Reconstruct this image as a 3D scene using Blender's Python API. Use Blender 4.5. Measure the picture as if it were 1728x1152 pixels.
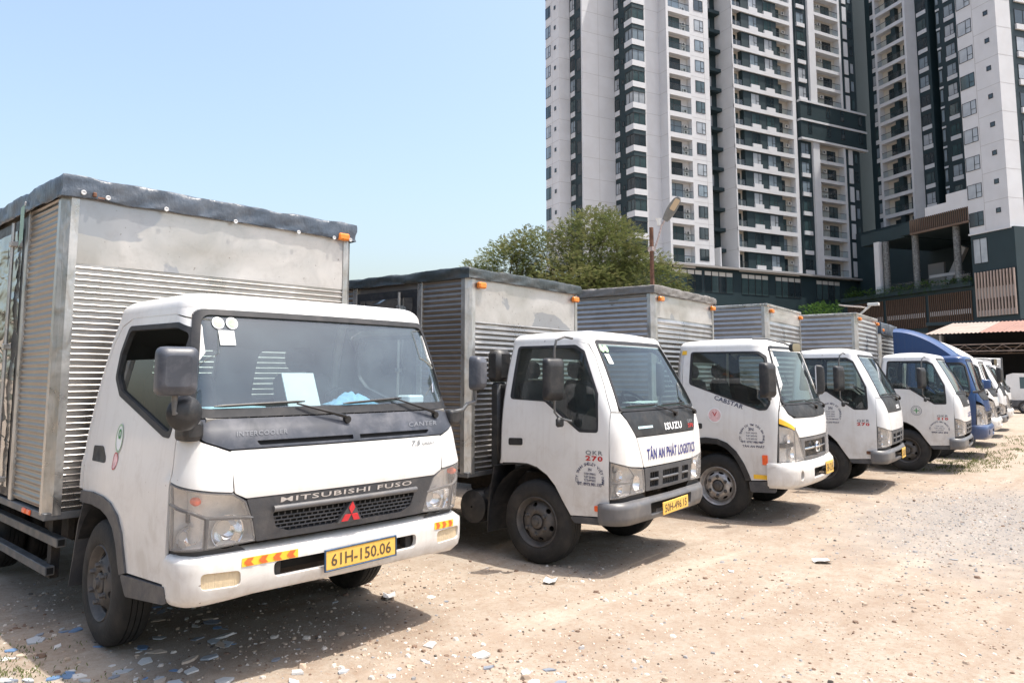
import bpy, math, random
from mathutils import Vector, Matrix, noise as mnoise
from mathutils.geometry import delaunay_2d_cdt

for o in list(bpy.data.objects):
    bpy.data.objects.remove(o, do_unlink=True)
SC = bpy.context.scene
COL = SC.collection
R = math.radians
PI = math.pi

# ------------------------------------------------------------------ camera
cam = bpy.data.cameras.new('camera')
cam_o = bpy.data.objects.new('camera', cam)
COL.objects.link(cam_o)
YAW, PIT = 0.72517, 0.104916
_d = Vector((math.cos(YAW) * math.cos(PIT), math.sin(YAW) * math.cos(PIT), math.sin(PIT)))
cam_o.location = (0, 0, 1.667)
cam_o.rotation_euler = _d.to_track_quat('-Z', 'Y').to_euler()
cam.sensor_fit = 'HORIZONTAL'
cam.sensor_width = 36.0
cam.lens = 26.446
cam.shift_y = -0.0428
cam.clip_start = 0.05
cam.clip_end = 3000
SC.camera = cam_o

# ------------------------------------------------------------------ sky and sun
SUN = Vector((0.20, -0.30, 1.0)).normalized()          # towards the sun
SUN_EL = math.asin(SUN.z)
w = bpy.data.worlds.new('World')
SC.world = w
w.use_nodes = True
nt = w.node_tree
nt.nodes.clear()
sky = nt.nodes.new('ShaderNodeTexSky')
sky.sky_type = 'NISHITA'
sky.sun_disc = False
sky.sun_elevation = SUN_EL
sky.sun_rotation = math.atan2(SUN.x, SUN.y)
sky.air_density = 1.35
sky.dust_density = 4.6
sky.ozone_density = 1.2
sky.altitude = 0
bg = nt.nodes.new('ShaderNodeBackground')
bg.inputs['Strength'].default_value = 0.15
wo = nt.nodes.new('ShaderNodeOutputWorld')
nt.links.new(sky.outputs[0], bg.inputs[0])
nt.links.new(bg.outputs[0], wo.inputs[0])
sun = bpy.data.lights.new('sun', 'SUN')
sun.energy = 3.15
sun.angle = R(0.55)
sun.color = (1.0, 0.955, 0.88)
sun_o = bpy.data.objects.new('sun', sun)
sun_o.location = (0, 0, 60)
sun_o.rotation_euler = (-SUN).to_track_quat('-Z', 'Y').to_euler()
COL.objects.link(sun_o)

SC.view_settings.view_transform = 'Standard'
SC.view_settings.look = 'None'
SC.view_settings.gamma = 1.0
SC.view_settings.use_curve_mapping = False
SC.view_settings.exposure = 0.93
SC.render.engine = 'CYCLES'
SC.cycles.use_denoising = True
SC.cycles.max_bounces = 8
SC.cycles.transparent_max_bounces = 16
SC.cycles.caustics_reflective = False
SC.cycles.caustics_refractive = False
SC.cycles.sample_clamp_indirect = 6.0

# ------------------------------------------------------------------ helpers
def tag(o, label=None, cat=None, group=None, kind=None):
    if label: o['label'] = label
    if cat: o['category'] = cat
    if group: o['group'] = group
    if kind: o['kind'] = kind
    return o

def empty(name, loc=(0, 0, 0), rz=0.0, parent=None):
    o = bpy.data.objects.new(name, None)
    o.empty_display_size = 0.2
    o.location = loc
    o.rotation_euler = (0, 0, rz)
    o.parent = parent
    COL.objects.link(o)
    return o

def inst(o, parent=None, loc=None, rot=None, scale=None, kids=True):
    c = o.copy()
    c.parent = parent
    COL.objects.link(c)
    if loc is not None: c.location = loc
    if rot is not None: c.rotation_euler = rot
    if scale is not None: c.scale = scale
    if kids:
        for k in o.children:
            inst(k, c)
    return c

class MB:
    """collects shapes; build() links them as one mesh object"""
    def __init__(s):
        s.v = []; s.f = []; s.n = {}
    def add(s, verts, faces):
        b = len(s.v)
        s.v.extend([tuple(q) for q in verts])
        s.f.extend([tuple(i + b for i in f) for f in faces])
        return s
    def xf(s, M, start=0):
        s.v[start:] = [tuple(M @ Vector(q)) for q in s.v[start:]]
        return s
    def box(s, x0, x1, y0, y1, z0, z1, bev=0.0, M=None):
        if bev <= 0:
            vs = [(x, y, z) for x in (x0, x1) for y in (y0, y1) for z in (z0, z1)]
            fs = [(0, 1, 3, 2), (4, 6, 7, 5), (0, 4, 5, 1), (2, 3, 7, 6), (0, 2, 6, 4), (1, 5, 7, 3)]
        else:
            b = min(bev, abs(x1 - x0) * .49, abs(y1 - y0) * .49, abs(z1 - z0) * .49)
            vs = []; ix = {}
            X = (x0, x1); Y = (y0, y1); Z = (z0, z1)
            for i in (0, 1):
                for j in (0, 1):
                    for k in (0, 1):
                        sx, sy, sz = 1 - 2 * i, 1 - 2 * j, 1 - 2 * k
                        for a, q in (('x', (X[i], Y[j] + sy * b, Z[k] + sz * b)), ('y', (X[i] + sx * b, Y[j], Z[k] + sz * b)), ('z', (X[i] + sx * b, Y[j] + sy * b, Z[k]))):
                            ix[(i, j, k, a)] = len(vs); vs.append(q)
            g = lambda *t: ix[t]
            fs = []
            for i in (0, 1):
                q = [g(i, 0, 0, 'x'), g(i, 1, 0, 'x'), g(i, 1, 1, 'x'), g(i, 0, 1, 'x')]
                fs.append(q if i else q[::-1])
                q = [g(0, i, 0, 'y'), g(1, i, 0, 'y'), g(1, i, 1, 'y'), g(0, i, 1, 'y')]
                fs.append(q[::-1] if i else q)
                q = [g(0, 0, i, 'z'), g(1, 0, i, 'z'), g(1, 1, i, 'z'), g(0, 1, i, 'z')]
                fs.append(q if i else q[::-1])
            for i in (0, 1):
                for j in (0, 1):
                    q = [g(i, j, 0, 'x'), g(i, j, 1, 'x'), g(i, j, 1, 'y'), g(i, j, 0, 'y')]
                    fs.append(q if i == j else q[::-1])
                    q = [g(i, 0, j, 'x'), g(i, 1, j, 'x'), g(i, 1, j, 'z'), g(i, 0, j, 'z')]
                    fs.append(q[::-1] if i == j else q)
                    q = [g(0, i, j, 'y'), g(1, i, j, 'y'), g(1, i, j, 'z'), g(0, i, j, 'z')]
                    fs.append(q if i == j else q[::-1])
            for i in (0, 1):
                for j in (0, 1):
                    for k in (0, 1):
                        q = [g(i, j, k, 'x'), g(i, j, k, 'y'), g(i, j, k, 'z')]
                        fs.append(q if (i + j + k) % 2 else q[::-1])
        if M is not None:
            vs = [M @ Vector(q) for q in vs]
        return s.add(vs, fs)
    def tube(s, path, r, n=8, cap=True, closed=False):
        P = [Vector(p) for p in path]
        m = len(P)
        rr = r if isinstance(r, (list, tuple)) else [r] * m
        T = []
        for i in range(m):
            a = P[i - 1] if (i > 0 or closed) else P[i]
            b = P[(i + 1) % m] if (i < m - 1 or closed) else P[i]
            t = (b - a)
            T.append(t.normalized() if t.length > 1e-9 else Vector((0, 0, 1)))
        u = T[0].orthogonal().normalized()
        vs = []
        for i in range(m):
            u = (u - T[i] * u.dot(T[i]))
            u = u.normalized() if u.length > 1e-6 else T[i].orthogonal().normalized()
            w_ = T[i].cross(u)
            for k in range(n):
                a = 2 * PI * k / n
                vs.append(P[i] + (u * math.cos(a) + w_ * math.sin(a)) * rr[i])
        fs = []
        for i in range(m if closed else m - 1):
            j = (i + 1) % m
            for k in range(n):
                l = (k + 1) % n
                fs.append((i * n + k, i * n + l, j * n + l, j * n + k))
        if cap and not closed:
            fs.append(tuple(range(n - 1, -1, -1)))
            fs.append(tuple((m - 1) * n + k for k in range(n)))
        return s.add(vs, fs)
    def lathe(s, prof, n=24, axis='z', c=(0, 0, 0), sgn=1, caps=False):
        """prof: (height along axis, radius)"""
        vs = []
        for h, r in prof:
            for k in range(n):
                a = 2 * PI * k / n
                p, q = r * math.cos(a), r * math.sin(a)
                if axis == 'z': t = (p, q, h)
                elif axis == 'x': t = (h * sgn, p, q)
                else: t = (p, h * sgn, q)
                vs.append((t[0] + c[0], t[1] + c[1], t[2] + c[2]))
        fs = []
        for i in range(len(prof) - 1):
            for k in range(n):
                l = (k + 1) % n
                fs.append((i * n + k, i * n + l, (i + 1) * n + l, (i + 1) * n + k))
        if caps:
            fs.append(tuple(range(n)))
            fs.append(tuple((len(prof) - 1) * n + k for k in range(n)))
        return s.add(vs, fs)
    def prism(s, poly, lo, hi, axis='x'):
        """extrude a 2D polygon along an axis: axis x -> (y,z), y -> (x,z), z -> (x,y)"""
        f = {'x': lambda p, h: (h, p[0], p[1]), 'y': lambda p, h: (p[0], h, p[1]), 'z': lambda p, h: (p[0], p[1], h)}[axis]
        n = len(poly)
        vs = [f(p, lo) for p in poly] + [f(p, hi) for p in poly]
        fs = [tuple(range(n)), tuple(range(2 * n - 1, n - 1, -1))]
        for i in range(n):
            j = (i + 1) % n
            fs.append((i, i + n, j + n, j))
        return s.add(vs, fs)
    def grid(s, rows):
        """rows: list of equally long rows of points"""
        n = len(rows[0])
        vs = [q for r_ in rows for q in r_]
        fs = []
        for i in range(len(rows) - 1):
            for k in range(n - 1):
                fs.append((i * n + k, i * n + k + 1, (i + 1) * n + k + 1, (i + 1) * n + k))
        return s.add(vs, fs)
    def mesh(s, name, mat=None, smooth=None, fix=True):
        me = bpy.data.meshes.new(name)
        me.from_pydata(s.v, [], s.f)
        if fix:
            import bmesh
            bm = bmesh.new(); bm.from_mesh(me)
            bmesh.ops.recalc_face_normals(bm, faces=bm.faces)
            bm.to_mesh(me); bm.free()
        if mat: me.materials.append(mat)
        if smooth is not None:
            me.polygons.foreach_set('use_smooth', [True] * len(me.polygons))
            me.set_sharp_from_angle(angle=R(smooth))
        me.update()
        return me
    def build(s, name, mat=None, parent=None, smooth=None, fix=True, loc=None):
        o = bpy.data.objects.new(name, s.mesh(name, mat, smooth, fix))
        o.parent = parent
        if loc is not None: o.location = loc
        COL.objects.link(o)
        return o

def obj(name, me, parent=None, loc=None, rz=None, scale=None):
    o = bpy.data.objects.new(name, me)
    o.parent = parent
    if loc is not None: o.location = loc
    if rz is not None: o.rotation_euler = (0, 0, rz)
    if scale is not None: o.scale = scale
    COL.objects.link(o)
    return o

def pip(p, poly):
    x, y = p; c = False; n = len(poly); j = n - 1
    for i in range(n):
        xi, yi = poly[i]; xj, yj = poly[j]
        if (yi > y) != (yj > y) and x < (xj - xi) * (y - yi) / (yj - yi) + xi: c = not c
        j = i
    return c

def rpoly(pts, r=0.03, n=5):
    """round the corners; pts (x,y[,r])"""
    out = []; m = len(pts)
    for i in range(m):
        p = Vector(pts[i][:2]); a = Vector(pts[i - 1][:2]); b = Vector(pts[(i + 1) % m][:2])
        rad = pts[i][2] if len(pts[i]) > 2 else r
        da, db = (a - p), (b - p)
        la, lb = da.length, db.length
        if rad <= 0 or la < 1e-6 or lb < 1e-6:
            out.append(tuple(p)); continue
        da.normalize(); db.normalize()
        ang = math.acos(max(-1, min(1, da.dot(db))))
        t = min(rad / max(math.tan(ang / 2), 1e-3), la * .48, lb * .48)
        s0, s1 = p + da * t, p + db * t
        for k in range(n + 1):
            f = k / n
            out.append(tuple(s0 * (1 - f) ** 2 + p * 2 * f * (1 - f) + s1 * f * f))
    return out

def dens(pts, step, closed=True):
    out = []; m = len(pts)
    for i in range(m if closed else m - 1):
        a, b = pts[i], pts[(i + 1) % m]
        L = math.hypot(b[0] - a[0], b[1] - a[1]); k = max(1, int(math.ceil(L / step)))
        for j in range(k):
            f = j / k; out.append((a[0] + (b[0] - a[0]) * f, a[1] + (b[1] - a[1]) * f))
    if not closed: out.append(tuple(pts[-1]))
    return out

def cdt(outer, holes, grid):
    """triangulate a polygon with holes and a grid of inner points; returns 2D verts, tris"""
    vs = []; es = []
    for lp in [outer] + holes:
        b = len(vs); n = len(lp)
        vs += [Vector(p) for p in lp]
        es += [(b + i, b + (i + 1) % n) for i in range(n)]
    if grid:
        xs = [p[0] for p in outer]; ys = [p[1] for p in outer]
        bp = [v.copy() for v in vs]
        nx = int((max(xs) - min(xs)) / grid) + 1; ny = int((max(ys) - min(ys)) / grid) + 1
        for i in range(1, nx):
            for j in range(1, ny):
                p = (min(xs) + i * (max(xs) - min(xs)) / nx, min(ys) + j * (max(ys) - min(ys)) / ny)
                if not pip(p, outer) or any(pip(p, h) for h in holes): continue
                if min((q[0] - p[0]) ** 2 + (q[1] - p[1]) ** 2 for q in bp) < (grid * .35) ** 2: continue
                vs.append(Vector(p))
    V, E_, F, *_ = delaunay_2d_cdt(vs, es, [], 1 if not holes else 0, 1e-6)
    fs = []
    for f in F:
        c = (sum(V[i][0] for i in f) / len(f), sum(V[i][1] for i in f) / len(f))
        if pip(c, outer) and not any(pip(c, h) for h in holes):
            a = V[f[1]] - V[f[0]]; b = V[f[2]] - V[f[0]]
            fs.append(tuple(f) if a[0] * b[1] - a[1] * b[0] > 0 else tuple(reversed(f)))
    return [tuple(v) for v in V], fs

def flat(outer, holes, fn, depth=None, grid=None, back=False):
    """MB from a 2D polygon with holes mapped by fn((u,v), d)"""
    V, F = cdt(outer, holes, grid)
    m = MB()
    m.add([fn(p, 0.0) for p in V], F)
    if depth:
        for lp in [outer] + holes:
            n = len(lp)
            m.add([fn(p, 0.0) for p in lp] + [fn(p, depth) for p in lp], [(i, (i + 1) % n, n + (i + 1) % n, n + i) for i in range(n)])
        if back:
            m.add([fn(p, depth) for p in V], [tuple(reversed(f)) for f in F])
    return m

_tx = {}
def text2d(body, size=1.0, thick=0.0, spacing=1.0, shear=0.0):
    """text outlines as filled 2D faces, centred on x, baseline at 0"""
    k = (body, thick, spacing, shear)
    if k not in _tx:
        cu = bpy.data.curves.new('t', 'FONT')
        cu.body = body; cu.size = 1.0; cu.align_x = 'LEFT'; cu.offset = thick
        cu.space_character = spacing; cu.shear = shear
        cu.fill_mode = 'FRONT'; cu.resolution_u = 2
        o = bpy.data.objects.new('t', cu); COL.objects.link(o)
        dg = bpy.context.evaluated_depsgraph_get(); dg.update()
        me = bpy.data.meshes.new_from_object(o.evaluated_get(dg))
        V = [(v.co.x, v.co.y) for v in me.vertices]; F = [tuple(p.vertices) for p in me.polygons]
        bpy.data.objects.remove(o, do_unlink=True); bpy.data.curves.remove(cu); bpy.data.meshes.remove(me)
        _tx[k] = (V, F)
    V, F = _tx[k]
    if not V: return [], [], 0
    x0 = min(v[0] for v in V); x1 = max(v[0] for v in V)
    return [((v[0] - (x0 + x1) / 2) * size, v[1] * size) for v in V], F, (x1 - x0) * size

def fit_text(body, width, height, thick=0.0, spacing=1.0, shear=0.0):
    """text scaled to a given width and capital height"""
    V, F, W = text2d(body, 1.0, thick, spacing, shear)
    y1 = max(v[1] for v in V); y0 = 0
    return [(v[0] * width / W, v[1] * height / y1) for v in V], F

def vnoise(x, y, z=0.0):
    return mnoise.noise(Vector((x, y, z)))
# ------------------------------------------------------------------ materials
def nodes(name):
    m = bpy.data.materials.new(name); m.use_nodes = True
    t = m.node_tree; t.nodes.clear()
    out = t.nodes.new('ShaderNodeOutputMaterial')
    return m, t, out

def N(t, kind, **kw):
    n = t.nodes.new(kind)
    for k, v in kw.items():
        if k.startswith('i_'): n.inputs[k[2:].replace('_', ' ')].default_value = v
        else: setattr(n, k, v)
    return n

def coords(t, kind='Object', scale=(1, 1, 1)):
    tc = N(t, 'ShaderNodeTexCoord'); mp = N(t, 'ShaderNodeMapping')
    mp.inputs['Scale'].default_value = scale
    t.links.new(tc.outputs[kind], mp.inputs['Vector'])
    return mp.outputs['Vector']

def noise_(t, vec, scale, detail=4, rough=.55, dist=0.0):
    n = N(t, 'ShaderNodeTexNoise')
    n.inputs['Scale'].default_value = scale; n.inputs['Detail'].default_value = detail
    n.inputs['Roughness'].default_value = rough; n.inputs['Distortion'].default_value = dist
    t.links.new(vec, n.inputs['Vector'])
    return n.outputs['Fac']

def ramp(t, fac, stops):
    r = N(t, 'ShaderNodeValToRGB')
    el = r.color_ramp.elements
    while len(el) < len(stops): el.new(.5)
    for e, (p, c) in zip(el, stops):
        e.position = p; e.color = c if len(c) == 4 else (*c, 1)
    t.links.new(fac, r.inputs['Fac'])
    return r.outputs['Color']

def mixc(t, fac, a, b, mode='MIX'):
    n = N(t, 'ShaderNodeMix', data_type='RGBA', blend_type=mode)
    for key, v in (('Factor', fac), ('A', a), ('B', b)):
        s = [i for i in n.inputs if i.name == key and (i.type == 'VALUE' if key == 'Factor' else i.type == 'RGBA')][0]
        if hasattr(v, 'is_output'): t.links.new(v, s)
        else: s.default_value = v if key == 'Factor' else (*v, 1) if len(v) == 3 else v
    return [o for o in n.outputs if o.type == 'RGBA'][0]

def mrange(t, v, a, b, c, d):
    n = N(t, 'ShaderNodeMapRange')
    t.links.new(v, n.inputs['Value'])
    for k, x in zip(('From Min', 'From Max', 'To Min', 'To Max'), (a, b, c, d)): n.inputs[k].default_value = x
    return n.outputs['Result']

def mat(name, col, rough=.5, metal=0.0, var=0.0, vs=6.0, dirt=None, bump=None, coat=0.0, spec=.5, rvar=0.0, sc=(1, 1, 1), emit=None, lowdirt=None):
    """principled surface; dirt=(colour, amount, scale); bump=(scale, strength[, mapping scale]); lowdirt=(colour, z0, z1, amount)"""
    m, t, out = nodes(name)
    p = N(t, 'ShaderNodeBsdfPrincipled')
    t.links.new(p.outputs[0], out.inputs[0])
    p.inputs['Roughness'].default_value = rough; p.inputs['Metallic'].default_value = metal
    p.inputs['Specular IOR Level'].default_value = spec
    p.inputs['Coat Weight'].default_value = coat; p.inputs['Coat Roughness'].default_value = .06
    vec = coords(t, 'Object', sc)
    c = None
    if var > 0:
        f = noise_(t, vec, vs, 5)
        lo = tuple(max(0, x * (1 - var)) for x in col); hi = tuple(min(1, x * (1 + var)) for x in col)
        c = ramp(t, f, [(.3, lo), (.7, hi)])
    if dirt:
        dc, am, ds = dirt
        f = noise_(t, vec, ds, 8, .65, .4)
        f = mrange(t, f, .45, .75, 0, am)
        c = mixc(t, f, c if c is not None else col, dc)
    if lowdirt:
        dc, z0, z1, am = lowdirt
        tc = N(t, 'ShaderNodeTexCoord'); sp = N(t, 'ShaderNodeSeparateXYZ'); t.links.new(tc.outputs['Object'], sp.inputs[0])
        f = mrange(t, sp.outputs['Z'], z1, z0, 0, am)
        f2 = noise_(t, vec, 9, 6, .6, .6)
        mm = N(t, 'ShaderNodeMath', operation='MULTIPLY'); t.links.new(f, mm.inputs[0]); t.links.new(mrange(t, f2, .25, .65, .1, 1.0), mm.inputs[1])
        c = mixc(t, mm.outputs[0], c if c is not None else col, dc)
    if c is not None: t.links.new(c, p.inputs['Base Color'])
    else: p.inputs['Base Color'].default_value = (*col, 1)
    if rvar > 0:
        f = noise_(t, vec, vs * 1.7, 6, .6)
        t.links.new(mrange(t, f, .3, .7, max(.02, rough - rvar), min(1, rough + rvar)), p.inputs['Roughness'])
    if bump:
        bv = coords(t, 'Object', bump[2]) if len(bump) > 2 else vec
        f = noise_(t, bv, bump[0], 5, .55)
        b = N(t, 'ShaderNodeBump'); b.inputs['Strength'].default_value = bump[1]; b.inputs['Distance'].default_value = .02
        t.links.new(f, b.inputs['Height']); t.links.new(b.outputs[0], p.inputs['Normal'])
    if emit:
        p.inputs['Emission Color'].default_value = (*emit[0], 1); p.inputs['Emission Strength'].default_value = emit[1]
    return m

def glass(name, tint=(.8, .86, .85), dust=.05, dustc=(.5, .48, .44), rough=.01, ior=1.5, boost=1.0, back=None):
    """thin window pane: clear, mirror by Fresnel, a film of dust"""
    m, t, out = nodes(name)
    tr = N(t, 'ShaderNodeBsdfTransparent'); tr.inputs[0].default_value = (*tint, 1)
    gl = N(t, 'ShaderNodeBsdfGlossy'); gl.inputs['Roughness'].default_value = rough; gl.inputs['Color'].default_value = (.95, .97, 1, 1)
    fr = N(t, 'ShaderNodeFresnel')
    ge = N(t, 'ShaderNodeNewGeometry')                 # a thin sheet mirrors alike from both faces
    t.links.new(mrange(t, ge.outputs['Backfacing'], 0, 1, ior, 1 / ior), fr.inputs['IOR'])
    mu = N(t, 'ShaderNodeMath', operation='MULTIPLY', use_clamp=True); mu.inputs[1].default_value = boost
    t.links.new(fr.outputs[0], mu.inputs[0])
    mx = N(t, 'ShaderNodeMixShader')
    t.links.new(mu.outputs[0], mx.inputs[0]); t.links.new(tr.outputs[0], mx.inputs[1]); t.links.new(gl.outputs[0], mx.inputs[2])
    df = N(t, 'ShaderNodeBsdfDiffuse'); df.inputs[0].default_value = (*dustc, 1)
    vec = coords(t)
    f = noise_(t, vec, 3.5, 7, .6, .5)
    fine = noise_(t, vec, 90, 3, .6)
    a = mrange(t, f, .3, .75, dust * .5, dust * 1.6)
    b = mrange(t, fine, .62, .75, 0, dust * 1.2)
    ad = N(t, 'ShaderNodeMath', operation='ADD', use_clamp=True); t.links.new(a, ad.inputs[0]); t.links.new(b, ad.inputs[1])
    m2 = N(t, 'ShaderNodeMixShader')
    t.links.new(ad.outputs[0], m2.inputs[0]); t.links.new(mx.outputs[0], m2.inputs[1]); t.links.new(df.outputs[0], m2.inputs[2])
    t.links.new(m2.outputs[0], out.inputs[0])
    return m

def steel(name, col=(.62, .61, .6), r0=.16, r1=.5, wavy=0.0, wscale=(1, 1, 1), ws=5.0, smear=2.2, dirt=.25, metal=1.0, patchy=0.0):
    """stainless sheet: mirror-like where clean, dull where smeared, buckled by wavy"""
    m, t, out = nodes(name)
    p = N(t, 'ShaderNodeBsdfPrincipled'); t.links.new(p.outputs[0], out.inputs[0])
    p.inputs['Metallic'].default_value = metal
    vec = coords(t)
    f = noise_(t, vec, smear, 7, .62, .8)
    g = noise_(t, coords(t, 'Object', (1, 1, 9)), 5, 5, .6)
    t.links.new(mrange(t, f, .38, .62, r0, r1), p.inputs['Roughness'])
    c = ramp(t, f, [(.35, tuple(x * .8 for x in col)), (.62, tuple(min(1, x * 1.08) for x in col))])
    if patchy:                                           # film residue left in patches: darker, shinier
        fp = mrange(t, noise_(t, coords(t, 'Object', (1, 1, 1.5)), 1.15, 4, .5, 1.2), .535, .55, 0, patchy)
        c = mixc(t, fp, c, (.30, .31, .33))
        fp2 = mrange(t, noise_(t, coords(t, 'Object', (1, 1, 1)), 30, 2, .5), .70, .74, 0, .6)
        c = mixc(t, fp2, c, (.16, .13, .11))
    fd = noise_(t, vec, 11, 8, .7, .3)
    c = mixc(t, mrange(t, fd, .5, .8, 0, dirt), c, (.2, .17, .14))
    t.links.new(c, p.inputs['Base Color'])
    if wavy > 0:
        n = noise_(t, coords(t, 'Object', wscale), ws, 2, .4, .6)
        b = N(t, 'ShaderNodeBump'); b.inputs['Strength'].default_value = wavy; b.inputs['Distance'].default_value = .05
        t.links.new(n, b.inputs['Height']); t.links.new(b.outputs[0], p.inputs['Normal'])
    return m

DUST = (.36, .28, .21)
M = {}
def paint(name, col, lo=(.36, .29, .22)):
    """sprayed panel: faint wash streaks, road dust low down, small stone chips"""
    m, t, out = nodes(name)
    p = N(t, 'ShaderNodeBsdfPrincipled'); t.links.new(p.outputs[0], out.inputs[0])
    p.inputs['Coat Weight'].default_value = .35; p.inputs['Coat Roughness'].default_value = .12
    V = coords(t)
    f = noise_(t, V, 2.2, 6, .6, .3)
    c = ramp(t, f, [(.3, tuple(x * .95 for x in col)), (.7, tuple(min(1, x * 1.03) for x in col))])
    dirty = tuple(a * .55 + b * .45 for a, b in zip(col, lo))
    st = noise_(t, coords(t, 'Object', (13, 13, .9)), 1.6, 5, .65, .3)
    c = mixc(t, mrange(t, st, .52, .78, 0, .42), c, dirty)
    bl = noise_(t, V, 5.5, 8, .7, .6)
    c = mixc(t, mrange(t, bl, .54, .78, 0, .5), c, dirty)
    tc = N(t, 'ShaderNodeTexCoord'); sp = N(t, 'ShaderNodeSeparateXYZ'); t.links.new(tc.outputs['Object'], sp.inputs[0])
    zf = mrange(t, sp.outputs['Z'], 1.2, .42, 0, .5)
    mm = N(t, 'ShaderNodeMath', operation='MULTIPLY'); t.links.new(zf, mm.inputs[0]); t.links.new(mrange(t, bl, .3, .65, .15, 1.0), mm.inputs[1])
    c = mixc(t, mm.outputs[0], c, lo)
    ch = noise_(t, V, 34, 2, .5)
    c = mixc(t, mrange(t, ch, .765, .785, 0, .8), c, (.14, .09, .065))
    t.links.new(c, p.inputs['Base Color'])
    t.links.new(mrange(t, bl, .3, .7, .28, .55), p.inputs['Roughness'])
    b = N(t, 'ShaderNodeBump'); b.inputs['Strength'].default_value = .05; b.inputs['Distance'].default_value = .03
    t.links.new(f, b.inputs['Height']); t.links.new(b.outputs[0], p.inputs['Normal'])
    return m
M['white'] = paint('white_paint', (.72, .71, .69))
M['white2'] = paint('white_paint_cool', (.71, .71, .705))
M['blue'] = paint('blue_paint', (.008, .045, .15), (.12, .12, .14))
M['inner'] = mat('cab_inner', (.035, .035, .037), .7)
M['trim'] = mat('interior_trim', (.2, .19, .175), .75, 0, .1)
M['seat'] = mat('seat_cloth', (.035, .035, .04), .9, 0, .2, 20)
M['plastic'] = mat('black_plastic', (.016, .017, .019), .5, 0, .2, 8, ((.2, .175, .155), .2, 9), rvar=.12)
M['plastic_g'] = mat('grey_plastic', (.055, .057, .063), .52, 0, .12, 6, ((.2, .18, .165), .35, 7), (60, .12), rvar=.1)
M['plastic_d'] = mat('dusty_dark_plastic', (.042, .047, .06), .42, 0, .2, 5, ((.2, .2, .22), .5, 6), rvar=.12)
M['bump_g'] = mat('bumper_grey', (.10, .10, .105), .42, 0, .1, 4, ((.28, .25, .22), .35, 6), rvar=.1)
M['rubber'] = mat('tyre_rubber', (.014, .0138, .0135), .75, 0, .2, 10, ((.07, .058, .048), .45, 5), (40, .2))
M['rubber_d'] = mat('tyre_rubber_dusty', (.015, .0148, .0145), .78, 0, .25, 10, ((.075, .062, .052), .55, 4), (40, .2))
M['seal'] = mat('rubber_seal', (.016, .017, .02), .6, 0, .2, 20, ((.09, .08, .075), .35, 9))
M['wiper'] = mat('wiper_black', (.012, .012, .013), .45)
M['wheel_g'] = mat('wheel_steel_dusty', (.085, .08, .077), .6, .3, .2, 8, ((.17, .138, .112), .55, 9), (30, .15), rvar=.1)
M['wheel_s'] = mat('wheel_steel_silver', (.42, .41, .4), .42, .6, .15, 8, ((.16, .09, .06), .75, 14), (30, .1))
M['iron'] = mat('chassis_iron', (.022, .02, .019), .8, 0, .3, 6, ((.1, .075, .055), .6, 8), (25, .2))
M['ironbar'] = mat('guard_rail_iron', (.12, .125, .13), .6, .3, .2, 6, ((.3, .26, .22), .55, 10))
M['chrome'] = mat('chrome', (.75, .75, .76), .12, 1.0, .05, 8, (DUST, .2, 20))
M['silver'] = mat('silver_letters', (.66, .66, .67), .35, .7, dirt=(DUST, .2, 40))
M['black'] = mat('black_gap', (.006, .006, .006), .8)
M['amber'] = mat('amber_lens', (.75, .22, .03), .3, 0, .15, 40, spec=.6)
M['orange'] = mat('orange_reflector', (.85, .13, .03), .35, 0, .15, 40)
M['yellow'] = mat('yellow_reflector', (.85, .5, .04), .4, 0, .08, 20)
M['red'] = mat('red_emblem', (.62, .03, .04), .4)
M['plate'] = mat('plate_yellow', (.78, .46, .09), .5, 0, .08, 14, ((.4, .25, .08), .35, 14))
M['plate_ink'] = mat('plate_ink', (.09, .06, .035), .6)
M['plate_rim'] = mat('plate_blue_rim', (.03, .07, .14), .5, 0, .3, 30)
M['ink_blue'] = mat('blue_lettering', (.035, .04, .2), .5)
M['ink_navy'] = mat('navy_lettering', (.03, .035, .09), .5)
M['ink_red'] = mat('red_lettering', (.5, .03, .03), .5)
M['ink_grey'] = mat('grey_lettering', (.2, .21, .22), .5)
M['ink_green'] = mat('green_sticker_ink', (.1, .3, .12), .6)
M['ink_white'] = mat('white_lettering', (.8, .8, .8), .4)
M['paper'] = mat('paper', (.82, .83, .82), .8, 0, .03)
M['paper_blue'] = mat('blue_folder', (.5, .7, .76), .6)
M['cloth_blue'] = mat('blue_cloth', (.25, .45, .62), .9, 0, .15, 30, None, (30, .4))
M['st_green'] = mat('pale_green_sticker', (.36, .52, .34), .6, 0, .2, 30)
M['st_pink'] = mat('pale_pink_sticker', (.75, .5, .5), .6, 0, .2, 30)
M['glass_ws'] = glass('windscreen_dust_sky_veil', (.70, .82, .84), .085, (.36, .48, .53), .02, 1.6, 2.1)  # dust film tinted blue, adding the veil of reflected sky in its colour
M['glass_ws2'] = glass('windscreen_clean', (.55, .68, .66), .03, (.40, .47, .48), .015, 1.5, 1.0)
M['glass'] = glass('window_glass', (.66, .76, .74), .035, boost=1.1)
M['glass_dark'] = glass('window_glass_tinted', (.32, .4, .4), .03, boost=1.1)
M['mirror'] = mat('mirror_face', (.8, .8, .82), .03, 1.0)
M['lens'] = glass('lamp_lens', (.96, .95, .93), .15, (.78, .74, .71), .04, 1.45, .9)
M['reflector'] = mat('lamp_reflector', (.74, .71, .68), .35, .1, .1, 30)
M['lamp_in'] = mat('lamp_inner', (.5, .48, .46), .35, .6, .1, 30)
M['steel_side'] = steel('steel_side_sheet', (.29, .262, .235), .28, .45, .10, (1, .6, 2), 2.0, 1.6, .45, .8)
M['steel_side_b'] = steel('steel_side_bright', (.45, .43, .415), .32, .5, .15, (1, .5, 4), 3.0, 1.2, .3, .72)
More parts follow.
